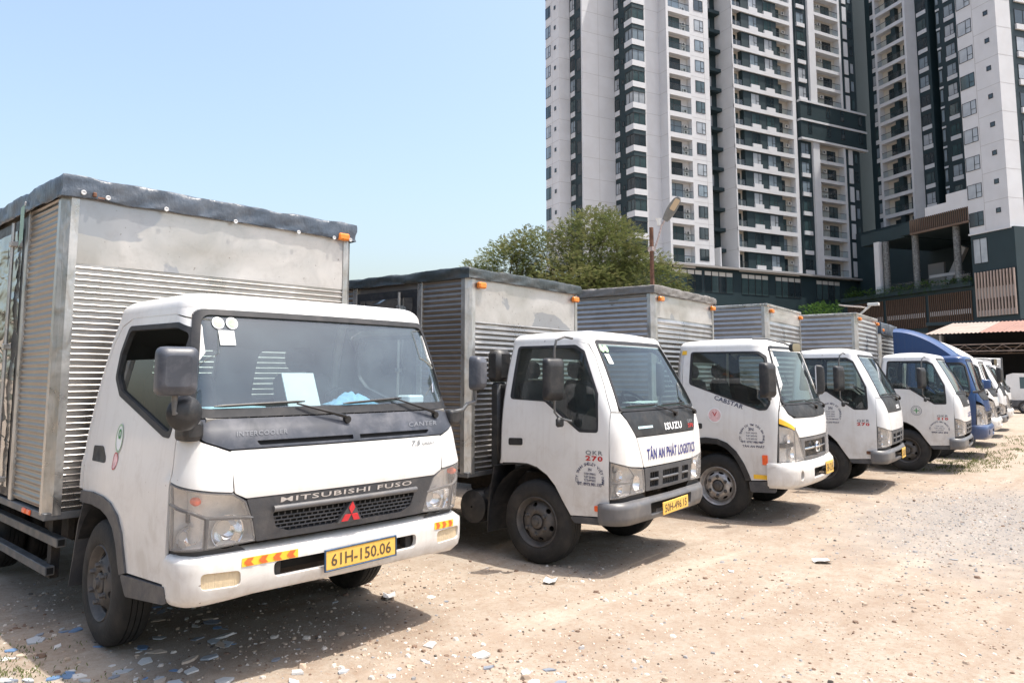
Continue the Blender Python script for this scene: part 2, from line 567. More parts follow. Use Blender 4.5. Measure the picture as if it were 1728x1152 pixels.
M['steel_front'] = steel('steel_front_sheet', (.53, .505, .475), .3, .55, .10, (1, 1, 1), 3.0, 1.3, .25, .62, .75)
M['steel_rib'] = steel('steel_ribbed_sheet', (.50, .475, .445), .27, .44, 0, (1.5, 1.5, .3), 5.0, 2.0, .4, .9)
M['steel_door'] = steel('steel_door_mirror', (.36, .36, .36), .06, .22, .5, (.9, .9, 2.6), 3.2, 1.5, .25, .95)
M['steel_post'] = steel('steel_post', (.5, .49, .47), .26, .5, .25, (3, 3, 1), 5.0, 3.0, .5, .8)
M['alu'] = steel('alu_sheet', (.6, .59, .58), .35, .55, .15, (1, 1, 2), 4.0, 1.5, .25, .6)
M['tarp'] = mat('tarp_dark', (.06, .078, .105), .42, 0, .25, 3, ((.17, .175, .185), .5, 4), (7, 1.0, (1.6, 1.6, .7)), rvar=.1)
M['tarp_grey'] = mat('tarp_grey', (.16, .15, .14), .65, 0, .25, 3, ((.26, .235, .21), .5, 4), (7, .8, (1.6, 1.6, .7)), rvar=.1)
M['tarp_green'] = mat('tarp_dark_green', (.035, .045, .047), .5, 0, .25, 3, ((.14, .13, .12), .5, 4), (7, .8, (1.6, 1.6, .7)), rvar=.1)
M['tarp_mint'] = mat('tarp_mint_underside', (.28, .42, .34), .6, 0, .15, 5)
M['rust'] = mat('rusty_steel', (.16, .075, .045), .8, .2, .35, 9, ((.05, .03, .025), .7, 10), (30, .3))
# ------------------------------------------------------------------ ground: sandy lot with gravel
def gz(x, y):
    h = .018 * vnoise(x * .9, y * .9, 3.1) + .010 * vnoise(x * 2.7, y * 2.7, 7.7) + .004 * vnoise(x * 9, y * 9, 1.3)
    d2 = ((x - 2.3) / 2.2) ** 2 + ((y - 5.0) / 1.7) ** 2
    h += .045 * math.exp(-d2)
    far = max(0, min(1, (math.hypot(x - 8, y - 4) - 14) / 14))
    return h * (1 - .7 * far)

def gmat():
    m, t, out = nodes('sandy_ground')
    p = N(t, 'ShaderNodeBsdfPrincipled'); t.links.new(p.outputs[0], out.inputs[0])
    p.inputs['Roughness'].default_value = .95; p.inputs['Specular IOR Level'].default_value = .15
    tc = N(t, 'ShaderNodeTexCoord'); V = tc.outputs['Object']
    big = noise_(t, V, .35, 5, .6, .4); mid = noise_(t, V, 2.2, 6, .65, .3); fine = noise_(t, V, 30, 6, .75); mot = noise_(t, V, 7.5, 6, .7, .5); grit = noise_(t, V, 150, 3, .7)
    c = ramp(t, big, [(.30, (0.236, 0.180, 0.136)), (.48, (0.319, 0.263, 0.208)), (.66, (0.378, 0.326, 0.267))])
    c = mixc(t, mrange(t, mid, .40, .68, 0, .6), c, (0.410, 0.368, 0.310))
    c = mixc(t, mrange(t, mot, .47, .66, 0, .55), c, (0.248, 0.180, 0.131))
    c = mixc(t, mrange(t, fine, .46, .66, 0, .75), c, (0.260, 0.184, 0.127))
    c = mixc(t, mrange(t, grit, .56, .72, 0, .6), c, (0.150, 0.104, 0.076))
    c = mixc(t, mrange(t, grit, .42, .30, 0, .45), c, (0.473, 0.451, 0.390))
    # worn wheel tracks: long pale and brown streaks across the fronts of the trucks
    tr = noise_(t, coords(t, 'Object', (.16, 1.7, 1)), 1.0, 5, .6, .25)
    c = mixc(t, mrange(t, tr, .54, .70, 0, .55), c, (.45, .385, .315))
    c = mixc(t, mrange(t, tr, .42, .30, 0, .5), c, (.235, .175, .13))
    # grey gravel spread on the right of the lot
    sp = N(t, 'ShaderNodeSeparateXYZ'); t.links.new(V, sp.inputs[0])
    def sq(o, c0, r_):
        a = N(t, 'ShaderNodeMath', operation='SUBTRACT'); t.links.new(o, a.inputs[0]); a.inputs[1].default_value = c0
        b = N(t, 'ShaderNodeMath', operation='DIVIDE'); t.links.new(a.outputs[0], b.inputs[0]); b.inputs[1].default_value = r_
        e = N(t, 'ShaderNodeMath', operation='MULTIPLY'); t.links.new(b.outputs[0], e.inputs[0]); t.links.new(b.outputs[0], e.inputs[1])
        return e.outputs[0]
    s_ = N(t, 'ShaderNodeMath', operation='ADD'); t.links.new(sq(sp.outputs['X'], 10.6, 2.9), s_.inputs[0]); t.links.new(sq(sp.outputs['Y'], 1.6, 1.5), s_.inputs[1])
    ad = N(t, 'ShaderNodeMath', operation='ADD'); t.links.new(s_.outputs[0], ad.inputs[0]); t.links.new(mrange(t, mid, .3, .7, -.5, .5), ad.inputs[1])
    gf = mrange(t, ad.outputs[0], 1.5, .3, 0, .62)
    gc = ramp(t, fine, [(.35, (0.104, 0.104, 0.104)), (.5, (0.216, 0.208, 0.200)), (.68, (0.336, 0.316, 0.296))])
    c = mixc(t, gf, c, gc)
    # thin weeds here and there further along the row
    w_ = noise_(t, V, .8, 4, .6); wm = mrange(t, w_, .60, .72, 0, .5)
    xm = mrange(t, sp.outputs['X'], 13, 17, 0, 1)
    ml = N(t, 'ShaderNodeMath', operation='MULTIPLY'); t.links.new(wm, ml.inputs[0]); t.links.new(xm, ml.inputs[1])
    c = mixc(t, ml.outputs[0], c, (.16, .16, .07))
    t.links.new(c, p.inputs['Base Color'])
    b1 = N(t, 'ShaderNodeBump'); b1.inputs['Strength'].default_value = .55; b1.inputs['Distance'].default_value = .012; t.links.new(fine, b1.inputs['Height'])
    b2 = N(t, 'ShaderNodeBump'); b2.inputs['Strength'].default_value = .6; b2.inputs['Distance'].default_value = .004; t.links.new(grit, b2.inputs['Height']); t.links.new(b1.outputs[0], b2.inputs['Normal'])
    t.links.new(b2.outputs[0], p.inputs['Normal'])
    return m

def axis(a, b, step, lo, hi):
    v = [a + step * i for i in range(int((b - a) / step) + 1)]
    s_ = step; x = v[-1]; up = []
    while x < hi: s_ *= 1.22; x += s_; up.append(x)
    s_ = step; x = a; dn = []
    while x > lo: s_ *= 1.22; x -= s_; dn.append(x)
    return dn[::-1] + v + up
_xs = axis(-.5, 15, .075, -700, 1500); _ys = axis(-.5, 7.5, .075, -700, 1500)
g = MB(); g.grid([[(x, y, gz(x, y)) for x in _xs] for y in _ys])
ground_o = g.build('ground', gmat(), None, smooth=180, fix=False); tag(ground_o, kind='structure')
# ------------------------------------------------------------------ apartment towers behind the lot
M['b_white'] = mat('tower_white', (.575, .585, .605), .75, 0, .05, .35, ((.5, .48, .47), .35, .6))
M['b_dark'] = mat('tower_dark', (.013, .031, .038), .6, 0, .12, .4)
M['b_cream'] = mat('tower_cream_niche', (.52, .49, .44), .8, 0, .05, .6)
M['b_joint'] = mat('tower_joint', (.38, .37, .37), .8)
M['b_frame'] = mat('window_frame_dark', (.022, .026, .03), .5)
def bglass(name, col, rough=.06, cur=None):
    m = mat(name, col, rough, 0, .25, .5, spec=.8)
    return m
M['p_dark'] = bglass('pane_dark', (.022, .034, .04)); M['p_teal'] = bglass('pane_teal', (.045, .075, .08)); M['p_cur'] = bglass('pane_curtain', (.34, .37, .40), .12); M['p_pale'] = bglass('pane_pale', (.20, .25, .29), .08)
M['b_rail'] = glass('balcony_glass', (.80, .86, .87), .03, boost=1.0)
M['b_ac'] = mat('aircon_white', (.6, .59, .56), .5); M['b_fan'] = mat('aircon_grille', (.06, .06, .06), .6)
M['slat'] = mat('brown_louver', (.13, .085, .06), .6, 0, .2, .8); M['slat_p'] = mat('pale_louver', (.42, .33, .28), .6, 0, .12, .8)
M['marble'] = mat('mottled_column', (.13, .135, .135), .6, 0, .7, 5.0)
rb = random.Random(5)
def bmesh_box(name, b, mk): return MB().box(*b).mesh(name, M[mk])
_wm = {}
def window(root, x, y, z, w_, h_, rz=0.0, style=1, pane=None, nm='window'):
    """framed window facing -y before turning; (x, y, z) is its lower left corner on the wall"""
    k = (w_, h_, style)
    if k not in _wm:
        f = .05; m = MB()
        m.box(0, w_, -.05, .03, 0, f); m.box(0, w_, -.05, .03, h_ - f, h_); m.box(0, f, -.05, .03, f, h_ - f); m.box(w_ - f, w_, -.05, .03, f, h_ - f)
        if style == 1: m.box(w_ * .60, w_ * .60 + f * 1.2, -.045, .03, f, h_ - f); m.box(w_ * .60 + f * 1.2, w_ - f, -.045, .03, h_ * .36, h_ * .36 + f)
        if style == 2: m.box(w_ * .5 - f / 2, w_ * .5 + f / 2, -.045, .03, f, h_ - f)
        fm = m.mesh('window', M['b_frame'])
        pm = {p: MB().box(f, w_ - f, -.012, .01, f, h_ - f).mesh('pane', M[p]) for p in ('p_dark', 'p_teal', 'p_cur', 'p_pale')}
        _wm[k] = (fm, pm)
    fm, pm = _wm[k]
    o = obj(nm, fm, root, (x, y, z), rz)
    p = pane or rb.choices(('p_dark', 'p_teal', 'p_cur', 'p_pale'), (4, 3, 4, 3))[0]
    obj('pane', pm[p], o)
    return o
_bm = {}
def balcony(root, x, y, z, w_, dep, slab, doors, acs, rz=0.0, part=None):
    """one balcony: slab with white edge, glass rail, doors on the back wall, air conditioners"""
    k = (w_, dep, slab)
    if k not in _bm:
        s_ = MB().box(0, w_, 0, dep, -slab, 0).mesh('balcony', M['b_white'])
        r_ = MB().add([(.03, .06, .03), (w_ - .03, .06, .03), (w_ - .03, .06, 1.0), (.03, .06, 1.0)], [(0, 1, 2, 3)]).mesh('balcony_rail', M['b_rail'], fix=False)
        t_ = MB().box(0.02, w_ - .02, .03, .10, 1.0, 1.06).mesh('rail_top', M['b_frame'])
        a_ = MB(); a_.box(0, .8, 0, .3, 0, .55, .02); am = a_.mesh('air_conditioner', M['b_ac'])
        c_ = MB(); c_.lathe([(-.01, .2), (-.012, .001)], 14, 'y', (.3, 0, .28)); cm = c_.mesh('fan_grille', M['b_fan'])
        _bm[k] = (s_, r_, t_, am, cm)
    s_, r_, t_, am, cm = _bm[k]
    o = obj('balcony', s_, root, (x, y, z), rz)
    obj('balcony_rail', r_, o); obj('rail_top', t_, o)
    for dx, dw in doors: window(o, dx, dep - .02, .02, dw, 2.25, 0, 2, rb.choices(('p_dark', 'p_teal', 'p_pale'), (3, 3, 1))[0], 'balcony_door')
    for dx, dz in acs:
        a = obj('air_conditioner', am, o, (dx, dep - .35, dz)); obj('fan_grille', cm, o, (dx, dep - .352, dz))
    return o

H = 3.25; NF = 17; Z0 = 18.36; ZT = Z0 + NF * H
TA_ = Vector((math.cos(-.3657), math.sin(-.3657), 0)); TB_ = Vector((math.sin(-.3657), -math.cos(-.3657), 0))
TA = empty('apartment_tower', TA_ * 57.7 + TB_ * -85.3, -.3657)
tag(TA, 'tall white and charcoal apartment tower with stacked balconies behind the large tree', 'building', 'apartment towers')
wl = MB()
def wb(*b): wl.box(*b)
wb(0, 2.02, 10.0, 14.0, 17.9, ZT); wb(2.02, 7.86, 6.5, 6.85, 17.9, ZT); wb(9.86, 12.8, 1.8, 20, 17.9, ZT)
wb(12.8, 13.22, 0, .95, 18.2, ZT); wb(17.35, 21.1, 0, 8, 18.2, ZT); wb(12.8, 17.35, .95, 8, 18.2, ZT)
wb(26.0, 26.2, 0, 9, 18.2, ZT); wb(38.97, 39.7, 0, 2, 18.2, ZT); wb(43.45, 45.0, 0, 2, 18.2, ZT); wb(50.9, 51.4, 0, 2, 18.2, ZT); wb(39.7, 40.7, .8, 3, 18.2, ZT)
wb(22.3, 22.5, .0, 3.7, 18.2, 21.2)
wl.build('white_wall', M['b_white'], TA)
dk = MB()
for b in ((2.02, 4, 6.85, 10.2, 17.9, ZT), (7.88, 12, 1.9, 6.6, 17.9, ZT), (21.1, 26.0, 3.8, 9, 18.2, ZT), (28.25, 36.05, .22, 6, 18.2, ZT), (40.7, 43.45, .4, 6, 18.2, ZT), (51.4, 55.4, .4, 6, 18.2, ZT), (55.4, 90, 3, 9, 13, ZT), (40.65, 56.8, -.12, .5, Z0 + 7 * H, Z0 + 9 * H - .3)): dk.box(*b)
dk.build('charcoal_wall', M['b_dark'], TA)
nb = MB()
for b in ((26.2, 28.25, 1.15, 6, 18.2, ZT), (36.05, 38.97, 1.15, 6, 18.2, ZT), (45.0, 50.9, 1.15, 6, 18.2, ZT)): nb.box(*b)
nb.build('niche_wall', M['b_cream'], TA)
jt = MB()
for k in range(NF + 1):
    z = Z0 - .4 + k * H
    for b in ((-.006, 0, 10, 14, z, z + .05), (0, 2.02, 9.994, 10, z, z + .05), (2.02, 7.86, 6.494, 6.5, z, z + .05), (9.9, 12.8, 1.794, 1.8, z, z + .05), (12.794, 12.8, 0, 1.8, z, z + .05), (25.994, 26, 0, 3.8, z, z + .05), (17.4, 21.1, -.006, 0, z, z + .04)): jt.box(*b)
for b in ((-.006, 0, 12.0, 12.05, 18, ZT), (4.9, 4.94, 6.494, 6.5, 18, ZT), (20.1, 20.14, -.006, 0, 18, ZT)): jt.box(*b)
jt.build('panel_joint', M['b_joint'], TA)
bandm = MB().box(26.0, 38.97, -.03, .25, -.64, 0).mesh('floor_band', M['b_white'])
ledgem = MB().box(40.6, 56.9, -.25, .6, -.35, 0).mesh('floor_ledge', M['b_white'])
sillm = MB().box(0, 1.85, -.03, .25, -.05, .62).mesh('window_sill_block', M['b_white'])
sill2 = MB().box(0, 1.2, -.06, .2, 0, .75).mesh('window_sill_block', M['b_white'])
baym = MB()
baym.box(7.62, 9.95, 1.55, 3.5, 0, .85); baymesh = baym.mesh('bay_sill', M['b_white'])
bayd = MB(); bayd.box(7.68, 9.93, 1.62, 3.45, 2.55, 3.25); baydm = bayd.mesh('bay_head', M['b_dark'])
bayg = {p: MB().box(7.74, 9.9, 1.68, 3.4, .85, 2.55).mesh('bay_glass', M[p]) for p in ('p_dark', 'p_cur', 'p_pale', 'p_teal')}
bayf = MB()
bayf.box(7.66, 9.94, 1.60, 3.46, .80, .87); bayf.box(7.66, 9.94, 1.60, 3.46, 2.53, 2.6)
for b in ((7.70, 7.80, 1.64, 1.74, .85, 2.55), (8.75, 8.82, 1.64, 1.74, .85, 2.55), (9.84, 9.92, 1.64, 1.72, .85, 2.55), (7.70, 7.76, 2.5, 2.58, .85, 2.55), (7.70, 7.78, 3.36, 3.44, .85, 2.55)): bayf.box(*b)
bayfm = bayf.mesh('bay_frame', M['b_frame'])
panm = MB().box(52.5, 53.5, .28, .42, .1, 2.75).mesh('white_panel', M['b_white'])
ledg2 = MB().box(23.6, 25.98, 2.6, 3.8, -.55, 0).mesh('service_ledge', M['b_dark'])
for k in range(NF):
    z = Z0 + k * H
    # far left edge
    window(TA, 0, 13.95, z + .75, 1.5, 1.85, -PI / 2); window(TA, 0, 11.35, z + 1.3, .5, .6, -PI / 2, 0, 'p_dark')
    window(TA, 2.02, 9.9, z + .75, 1.35, 1.8, -PI / 2); obj('window_sill_block', sill2, TA, (2.02, 9.85, z - .05), -PI / 2)
    window(TA, 2.02, 8.1, z + .2, 1.2, 2.0, -PI / 2, 0, 'p_dark')
    window(TA, 7.86, 6.45, z + .8, 1.15, 1.75, -PI / 2); obj('window_sill_block', sill2, TA, (7.86, 6.45, z), -PI / 2)
    window(TA, 7.86, 4.6, z + 1.2, .5, .7, -PI / 2, 0, 'p_dark')
    by = obj('bay_sill', baymesh, TA, (0, 0, z)); obj('bay_head', baydm, by); obj('bay_glass', bayg[rb.choice(('p_dark', 'p_cur', 'p_pale', 'p_teal'))], by); obj('bay_frame', bayfm, by)
    balcony(TA, 13.22, 0, z, 4.13, .95, .75, [(.02, 2.85)], [(3.1, .3)] + ([(3.1, 1.1)] if rb.random() < .7 else []))
    window(TA, 18.24, 0, z + .5, 1.8, 1.8, 0, 1)
    sl = obj('service_ledge', ledg2, TA, (0, 0, z))
    window(TA, 23.7, 3.8, z + .4, 1.3, 1.9, 0, 0)
    # wide face
    obj('floor_band', bandm, TA, (0, 0, z))
    balcony(TA, 26.2, 0.26, z, 2.05, .89, .5, [(.05, 1.6)], [])
    for x in (29.85, 33.15): window(TA, x, .22, z + .62, 1.8, 1.8, 0, 1); obj('window_sill_block', sillm, TA, (x, 0, z))
    balcony(TA, 36.05, 0.26, z, 2.92, .89, .5, [(.05, 1.6)], [(1.95, 1.45)] if rb.random() < .75 else [])
    if not 7 <= k <= 8:
        window(TA, 40.95, .4, z + .65, 1.8, 1.85, 0, 1); obj('window_sill_block', sillm, TA, (40.95, .2, z))
        balcony(TA, 45.0, 0, z, 5.9, 1.15, .55, [(.1, 1.3), (3.0, 2.1)], [(1.7, 1.5)] if k % 4 else [(1.7, 1.5), (1.7, .4)])
        obj('white_panel', panm, TA, (0, 0, z + .1)); window(TA, 54.0, .4, z + .6, .9, 1.9, 0, 0)
    else:
        for x in (42.3, 46.8, 50.3, 54.8): window(TA, x, -.12, z + .9, .9, 1.9, 0, 0, 'p_dark')
for z in (Z0 + 7 * H, Z0 + 8 * H, Z0 + 9 * H): obj('floor_ledge', ledgem, TA, (0, 0, z))
# podium of the left tower
pd = MB(); pd.box(8, 62, 0.02, 24, 0, 17.85); pd.build('podium_wall', M['b_dark'], TA)
pl_ = MB(); pl_.box(8, 62, -.7, 3, 17.86, 18.16); pl_.build('podium_ledge', mat('podium_ledge_grey', (.3, .29, .28), .7), TA)
blind = MB().box(.06, 1.30, -.03, -.015, 2.55, 3.18).mesh('blind', mat('pale_blind', (.55, .54, .5), .8))
for x0, n in ((12.9, 4), (19.0, 4), (26.4, 4), (33.55, 4), (42.75, 4)):
    for i in range(n):
        o = window(TA, x0 + i * 1.42, .02, 14.2, 1.38, 3.2, 0, 0, rb.choice(('p_teal', 'p_dark', 'p_teal')), 'shop_window')
        obj('blind', blind, o)

# ---- second tower, turned to face the first
RB = R(59 - 90)
TBW = empty('apartment_tower', (136.5, 36.2, 0), RB)
tag(TBW, 'charcoal apartment tower with white balcony frames in the inner corner of the towers', 'building', 'apartment towers')
ZB = 22.4
wl = MB()
for b in ((0, 1.1, -.28, .16, ZB - 1.6, 78), (0, 2.2, -6.67, -6.24, ZB - 1.6, 78)): wl.box(*b)
wl.build('white_wall', M['b_white'], TBW)
dk = MB()
for b in ((.6, 8, .16, 2.6, 10, 78), (2.2, 9, -9.24, -6.67, 20, 78), (6, 9, -10.6, -9.24, 20, 78), (2.2, 9, -22, -10.6, 20, 78), (2.1, 14, -22, 8, 8, ZB - 1.4)): dk.box(*b)
dk.build('charcoal_wall', M['b_dark'], TBW)
nb = MB(); nb.box(1.1, 6, -6.24, -.28, ZB - 1.6, 78); nb.build('niche_wall', M['b_cream'], TBW)
prt = MB().box(.25, 1.1, -4.3, -3.35, 0, 2.6).mesh('partition', M['b_dark'])
for k in range(16):
    z = ZB + k * H
    window(TBW, .6, 1.45, z + .7, 1.25, 1.8, -PI / 2); obj('window_sill_block', sill2, TBW, (.6, 1.45, z - .1), -PI / 2)
    balcony(TBW, 0, -.28, z, 5.96, 1.1, .62, [(1.2, 1.6), (4.7, 1.15)], [(3.0, 1.5)] if k % 3 else [], -PI / 2)
    obj('partition', prt, TBW, (0, 0, z))
    window(TBW, 2.2, -6.95, z + .6, 1.75, 1.8, -PI / 2); obj('window_sill_block', sillm, TBW, (2.17, -6.93, z - .05), -PI / 2)
    window(TBW, 2.2, -12.2, z + .6, 1.7, 1.8, -PI / 2); obj('window_sill_block', sillm, TBW, (2.17, -12.15, z - .05), -PI / 2)
    obj('service_ledge', sill2, TBW, (2.2, -10.65, z - .9), -PI / 2, (.6, 1, .4))
    window(TBW, 2.2, -10.7, z + .1, .6, 2.0, -PI / 2, 0, 'p_pale')
wl = MB(); wl.box(2.1, 2.5, -22, -6.7, 24.4, 26.6); wl.build('white_band', M['b_white'], TBW)

# ---- nearer right tower on the louvred podium
TC = empty('apartment_tower', (102.1, 13.8, 0), RB)
tag(TC, 'nearer white tower block on a dark louvred podium at the right edge', 'building', 'apartment towers')
HC = 3.45
wl = MB()
for b in ((0, 2.3, -.19, 5.14, 18.93, 78), (2.3, 14, .1, 6, 18.93, 78)): wl.box(*b)
wl.build('white_wall', M['b_white'], TC)
dk = MB()
for b in ((2.3, 14, -.17, .1, 18.93, 78), (.05, 14, -.6, 5.1, 0, 18.9), (.05, 12, 5.1, 27, 0, 12.6), (14, 16, 5.1, 40, 12.6, 26), (.3, 14, 5.1, 16, 20.7, 22.3), (1.0, 14, 16, 24, 20.6, 22.3), (-.006, 0, -.19, 5.14, 52.5, 53.1)): dk.box(*b)
dk.build('charcoal_wall', M['b_dark'], TC)
jt = MB()
for k in range(17):
    z = 22.33 + k * HC; jt.box(-.008, 0, -.19, 2.9, z, z + .05); jt.box(0, 2.3, -.198, -.19, z, z + .05)
jt.box(-.008, 0, 2.9, 2.95, 19, 78)
jt.build('panel_joint', M['b_joint'], TC)
for k in range(16):
    z = 19.7 + k * HC
    window(TC, 0, 5.05, z, 1.95, 1.75, -PI / 2)
    window(TC, 0, 1.42, z + 1.1, .6, .58, -PI / 2, 0, 'p_dark')
    window(TC, 3.0, -.17, z, 2.2, 1.8, 0, 1); obj('window_sill_block', sillm, TC, (3.0, -.37, z - .75), 0, (1.2, 1, 1))
    window(TC, 6.6, -.17, z, 2.2, 1.8, 0, 1)
window(TC, .05, 4.8, 15.2, 1.9, 3.0, -PI / 2, 2, 'p_cur')
ldg = MB(); ldg.box(-.5, 1.6, 5.1, 27, 12.62, 13.15); ldg.build('terrace_ledge', M['b_dark'], TC)
cap = MB(); cap.box(-.12, 2.4, -.3, 5.25, 18.75, 18.95); cap.build('base_cornice', M['b_white'], TC)
# louvres: each slat a piece of its own
slm = MB().box(-.16, 0, 0, .07, 0, 4.1).mesh('louver_slat', M['slat']); slp = MB().box(-.16, 0, 0, .16, 0, 5.3).mesh('louver_slat', M['slat_p'])
slb = MB().box(-.14, 0, 0, .09, 0, 1.75).mesh('louver_slat', M['slat'])
rec = MB()
for a, b in ((12.3, 18.7), (5.45, 11.6), (19.4, 26)): rec.box(0, .04, a, b, 8.0, 12.1)
rec.build('louver_recess', M['black'], TC)
rw = MB()
for a, b in ((12.3, 18.7), (5.45, 11.6), (19.4, 26)): rw.box(-.03, -.005, a, b, 9.35, 9.95)
rw.build('parapet_band', mat('parapet_white', (.5, .49, .48), .8), TC)
for a, b in ((12.3, 18.7), (5.45, 11.6), (19.4, 26)):
    n = int((b - a) / .3)
    for i in range(n + 1): obj('louver_slat', slm, TC, (0, a + (b - a) * i / n - .03, 8.0))
rw = MB(); rw.box(-.10, .05, -.45, 4.62, 8.75, 14.15); rw.build('louver_recess', M['black'], TC)
rw = MB(); rw.box(-.13, -.105, -.4, 4.55, 10.9, 12.2); rw.box(-.13, -.105, -.4, 4.55, 8.8, 9.5); rw.build('parapet_band', mat('parapet_grey', (.33, .32, .31), .8), TC)
for i in range(13): obj('louver_slat', slp, TC, (-.11, -.42 + 4.95 * i / 12 - .05, 8.8))
for i in range(30): obj('louver_slat', slb, TC, (.1, 5.2 + 8.8 * i / 29, 20.7))
m = MB(); m.box(-.05, .2, 5.1, 14.1, 20.45, 20.7); m.build('louver_rail', M['slat'], TC)
m = MB(); m.box(.0, .3, 5.1, 11.5, 22.4, 23.6); m.box(.0, .3, 5.1, 8.2, 23.6, 24.6); m.build('white_band', M['b_white'], TC)
for u in (14.2, 7.8, 19.3):
    c = MB(); c.lathe([(12.7, .42), (20.5, .42)], 16, 'z', (.9, u, 0)); c.build('column', M['marble'], TC, smooth=60)
m = MB(); m.box(.3, .9, 20.0, 20.9, 13.1, 20.6); m.build('white_pier', M['b_white'], TC)
m = MB(); m.box(6, 6.3, 14.6, 17.2, 13.1, 17.2); m.box(5.6, 5.9, 14.4, 17.4, 13.1, 13.9)
m.build('terrace_wall', mat('terrace_wall_grey', (.2, .2, .2), .8), TC)
m = MB(); Mx = Matrix.Translation((5, 12.6, 15)) @ Matrix.Rotation(R(32), 4, 'X')
m.box(-.2, .4, -.4, .4, -1, 4.2, 0, Mx); m.box(2, 2.4, 8.3, 13.3, 14.6, 15.0)
m.build('ramp_beam', mat('beam_grey', (.33, .33, .33), .8), TC)
n = 10
for i in range(n):
    a = 5.2 + 15 * i / n
    p_ = MB(); p_.add([(-.26, a, 13.16), (-.26, a + 15 / n - .06, 13.16), (-.26, a + 15 / n - .06, 14.2), (-.26, a, 14.2)], [(0, 3, 2, 1)]); p_.build('glass_balustrade', M['b_rail'], TC, fix=False)
# ------------------------------------------------------------------ trees, lamps, shed
def leafmat(name, stops, tr=.25):
    m, t, out = nodes(name)
    tc = N(t, 'ShaderNodeTexCoord')
    f = noise_(t, tc.outputs['Object'], .55, 5, .7); f2 = noise_(t, tc.outputs['Object'], 4.5, 3, .6)
    ad = N(t, 'ShaderNodeMath', operation='ADD'); t.links.new(mrange(t, f, .25, .75, 0, .6), ad.inputs[0]); t.links.new(mrange(t, f2, .3, .7, 0, .4), ad.inputs[1])
    c = ramp(t, ad.outputs[0], stops)
    d = N(t, 'ShaderNodeBsdfDiffuse'); t.links.new(c, d.inputs[0])
    tl = N(t, 'ShaderNodeBsdfTranslucent'); t.links.new(c, tl.inputs[0])
    mx = N(t, 'ShaderNodeMixShader'); mx.inputs[0].default_value = tr
    t.links.new(d.outputs[0], mx.inputs[1]); t.links.new(tl.outputs[0], mx.inputs[2]); t.links.new(mx.outputs[0], out.inputs[0])
    return m
M['leaf'] = leafmat('olive_foliage', [(.15, (.055, .08, .025)), (.42, (.135, .165, .06)), (.68, (.22, .22, .10)), (.92, (.33, .27, .17))])
M['leaf_g'] = leafmat('green_foliage', [(.2, (.02, .05, .012)), (.5, (.05, .10, .025)), (.85, (.11, .17, .05))])
M['bark'] = mat('bark', (.10, .075, .055), .9, 0, .3, 6, None, (18, .8))

def foliage(name, lobes, n, size, mat_, parent, seed=1, elong=1.6, hollow=.3, spray=9):
    """leaf sprays spread through lobes (centre, radii)"""
    rd = random.Random(seed); V = []; F = []
    vol = [l[1][0] * l[1][1] * l[1][2] for l in lobes]
    for _ in range(n):
        c, r_ = rd.choices(lobes, vol)[0]
        d = Vector((rd.gauss(0, 1), rd.gauss(0, 1), rd.gauss(0, 1))).normalized()
        q = (hollow + (1 - hollow) * rd.random() ** .5)
        bump = 1 + .28 * vnoise(d.x * 2.3 + c[0], d.y * 2.3 + c[1], d.z * 2.3 + seed)
        p = Vector((c[0] + d.x * r_[0] * q * bump, c[1] + d.y * r_[1] * q * bump, c[2] + d.z * r_[2] * q * bump))
        # a spray: leaflets along a short arching twig
        ax = (d + Vector((rd.uniform(-.7, .7), rd.uniform(-.7, .7), rd.uniform(-.5, .5)))).normalized()
        up = Vector((rd.uniform(-.4, .4), rd.uniform(-.4, .4), 1)).normalized(); sd = ax.cross(up)
        sd = sd.normalized() if sd.length > .01 else Vector((1, 0, 0)); up = sd.cross(ax)
        L = size * rd.uniform(.7, 1.5)
        for i in range(spray):
            f = (i + .5) / spray; s_ = 1 if i % 2 else -1
            o = p + ax * (L * f) - Vector((0, 0, L * .35 * f * f)); l = L * .34 * (1 - .45 * f)
            e = (sd * s_ + ax * .6).normalized(); nn = (up + sd * rd.uniform(-.5, .5)).normalized(); w_ = e.cross(nn) * l * .30
            b = len(V); V += [tuple(o), tuple(o + e * l * .5 + w_), tuple(o + e * l), tuple(o + e * l * .5 - w_)]; F.append((b, b + 1, b + 2, b + 3))
    me = bpy.data.meshes.new(name); me.from_pydata(V, [], F); me.materials.append(mat_)
    return obj(name, me, parent)

def tree(name, base, trunk_h, lobes, n, size, mat_, label, seed, tr=.28, group=None, spray=9):
    root = empty(name, base); tag(root, label, 'tree', group)
    rd = random.Random(seed); t = MB()
    t.tube([(0, 0, -.1), (.1, .05, trunk_h * .5), (0, .1, trunk_h), (.1, 0, trunk_h * 1.35)], [tr * 1.25, tr, tr * .85, tr * .5], 10)
    tk = t.build('trunk', M['bark'], root, smooth=60)
    l = MB()
    for c, r_ in lobes:
        e = Vector(c); s_ = Vector((0, .05, trunk_h * .9)); mid = s_.lerp(e, .5) + Vector((0, 0, -.3))
        l.tube([s_, mid, e], [tr * .5, tr * .32, tr * .1], 7)
        for _ in range(4):
            d = Vector((rd.gauss(0, 1), rd.gauss(0, 1), abs(rd.gauss(0, 1)))).normalized()
            l.tube([mid.lerp(e, rd.random()), e + Vector((d.x * r_[0], d.y * r_[1], d.z * r_[2])) * .8], [tr * .14, tr * .03], 5)
    l.build('limbs', M['bark'], root, smooth=60)
    foliage('crown', lobes, n, size, mat_, root, seed, spray=spray)
    return root
ctr = Vector((30.5, 22.6, 0))
sd_ = Vector((.607, -.795, 0))                      # across the view, to the right
def lobe(u, z, r_, d=0.0): 
    q = sd_ * u + Vector((.795, .607, 0)) * d; return ((q.x, q.y, z), r_)
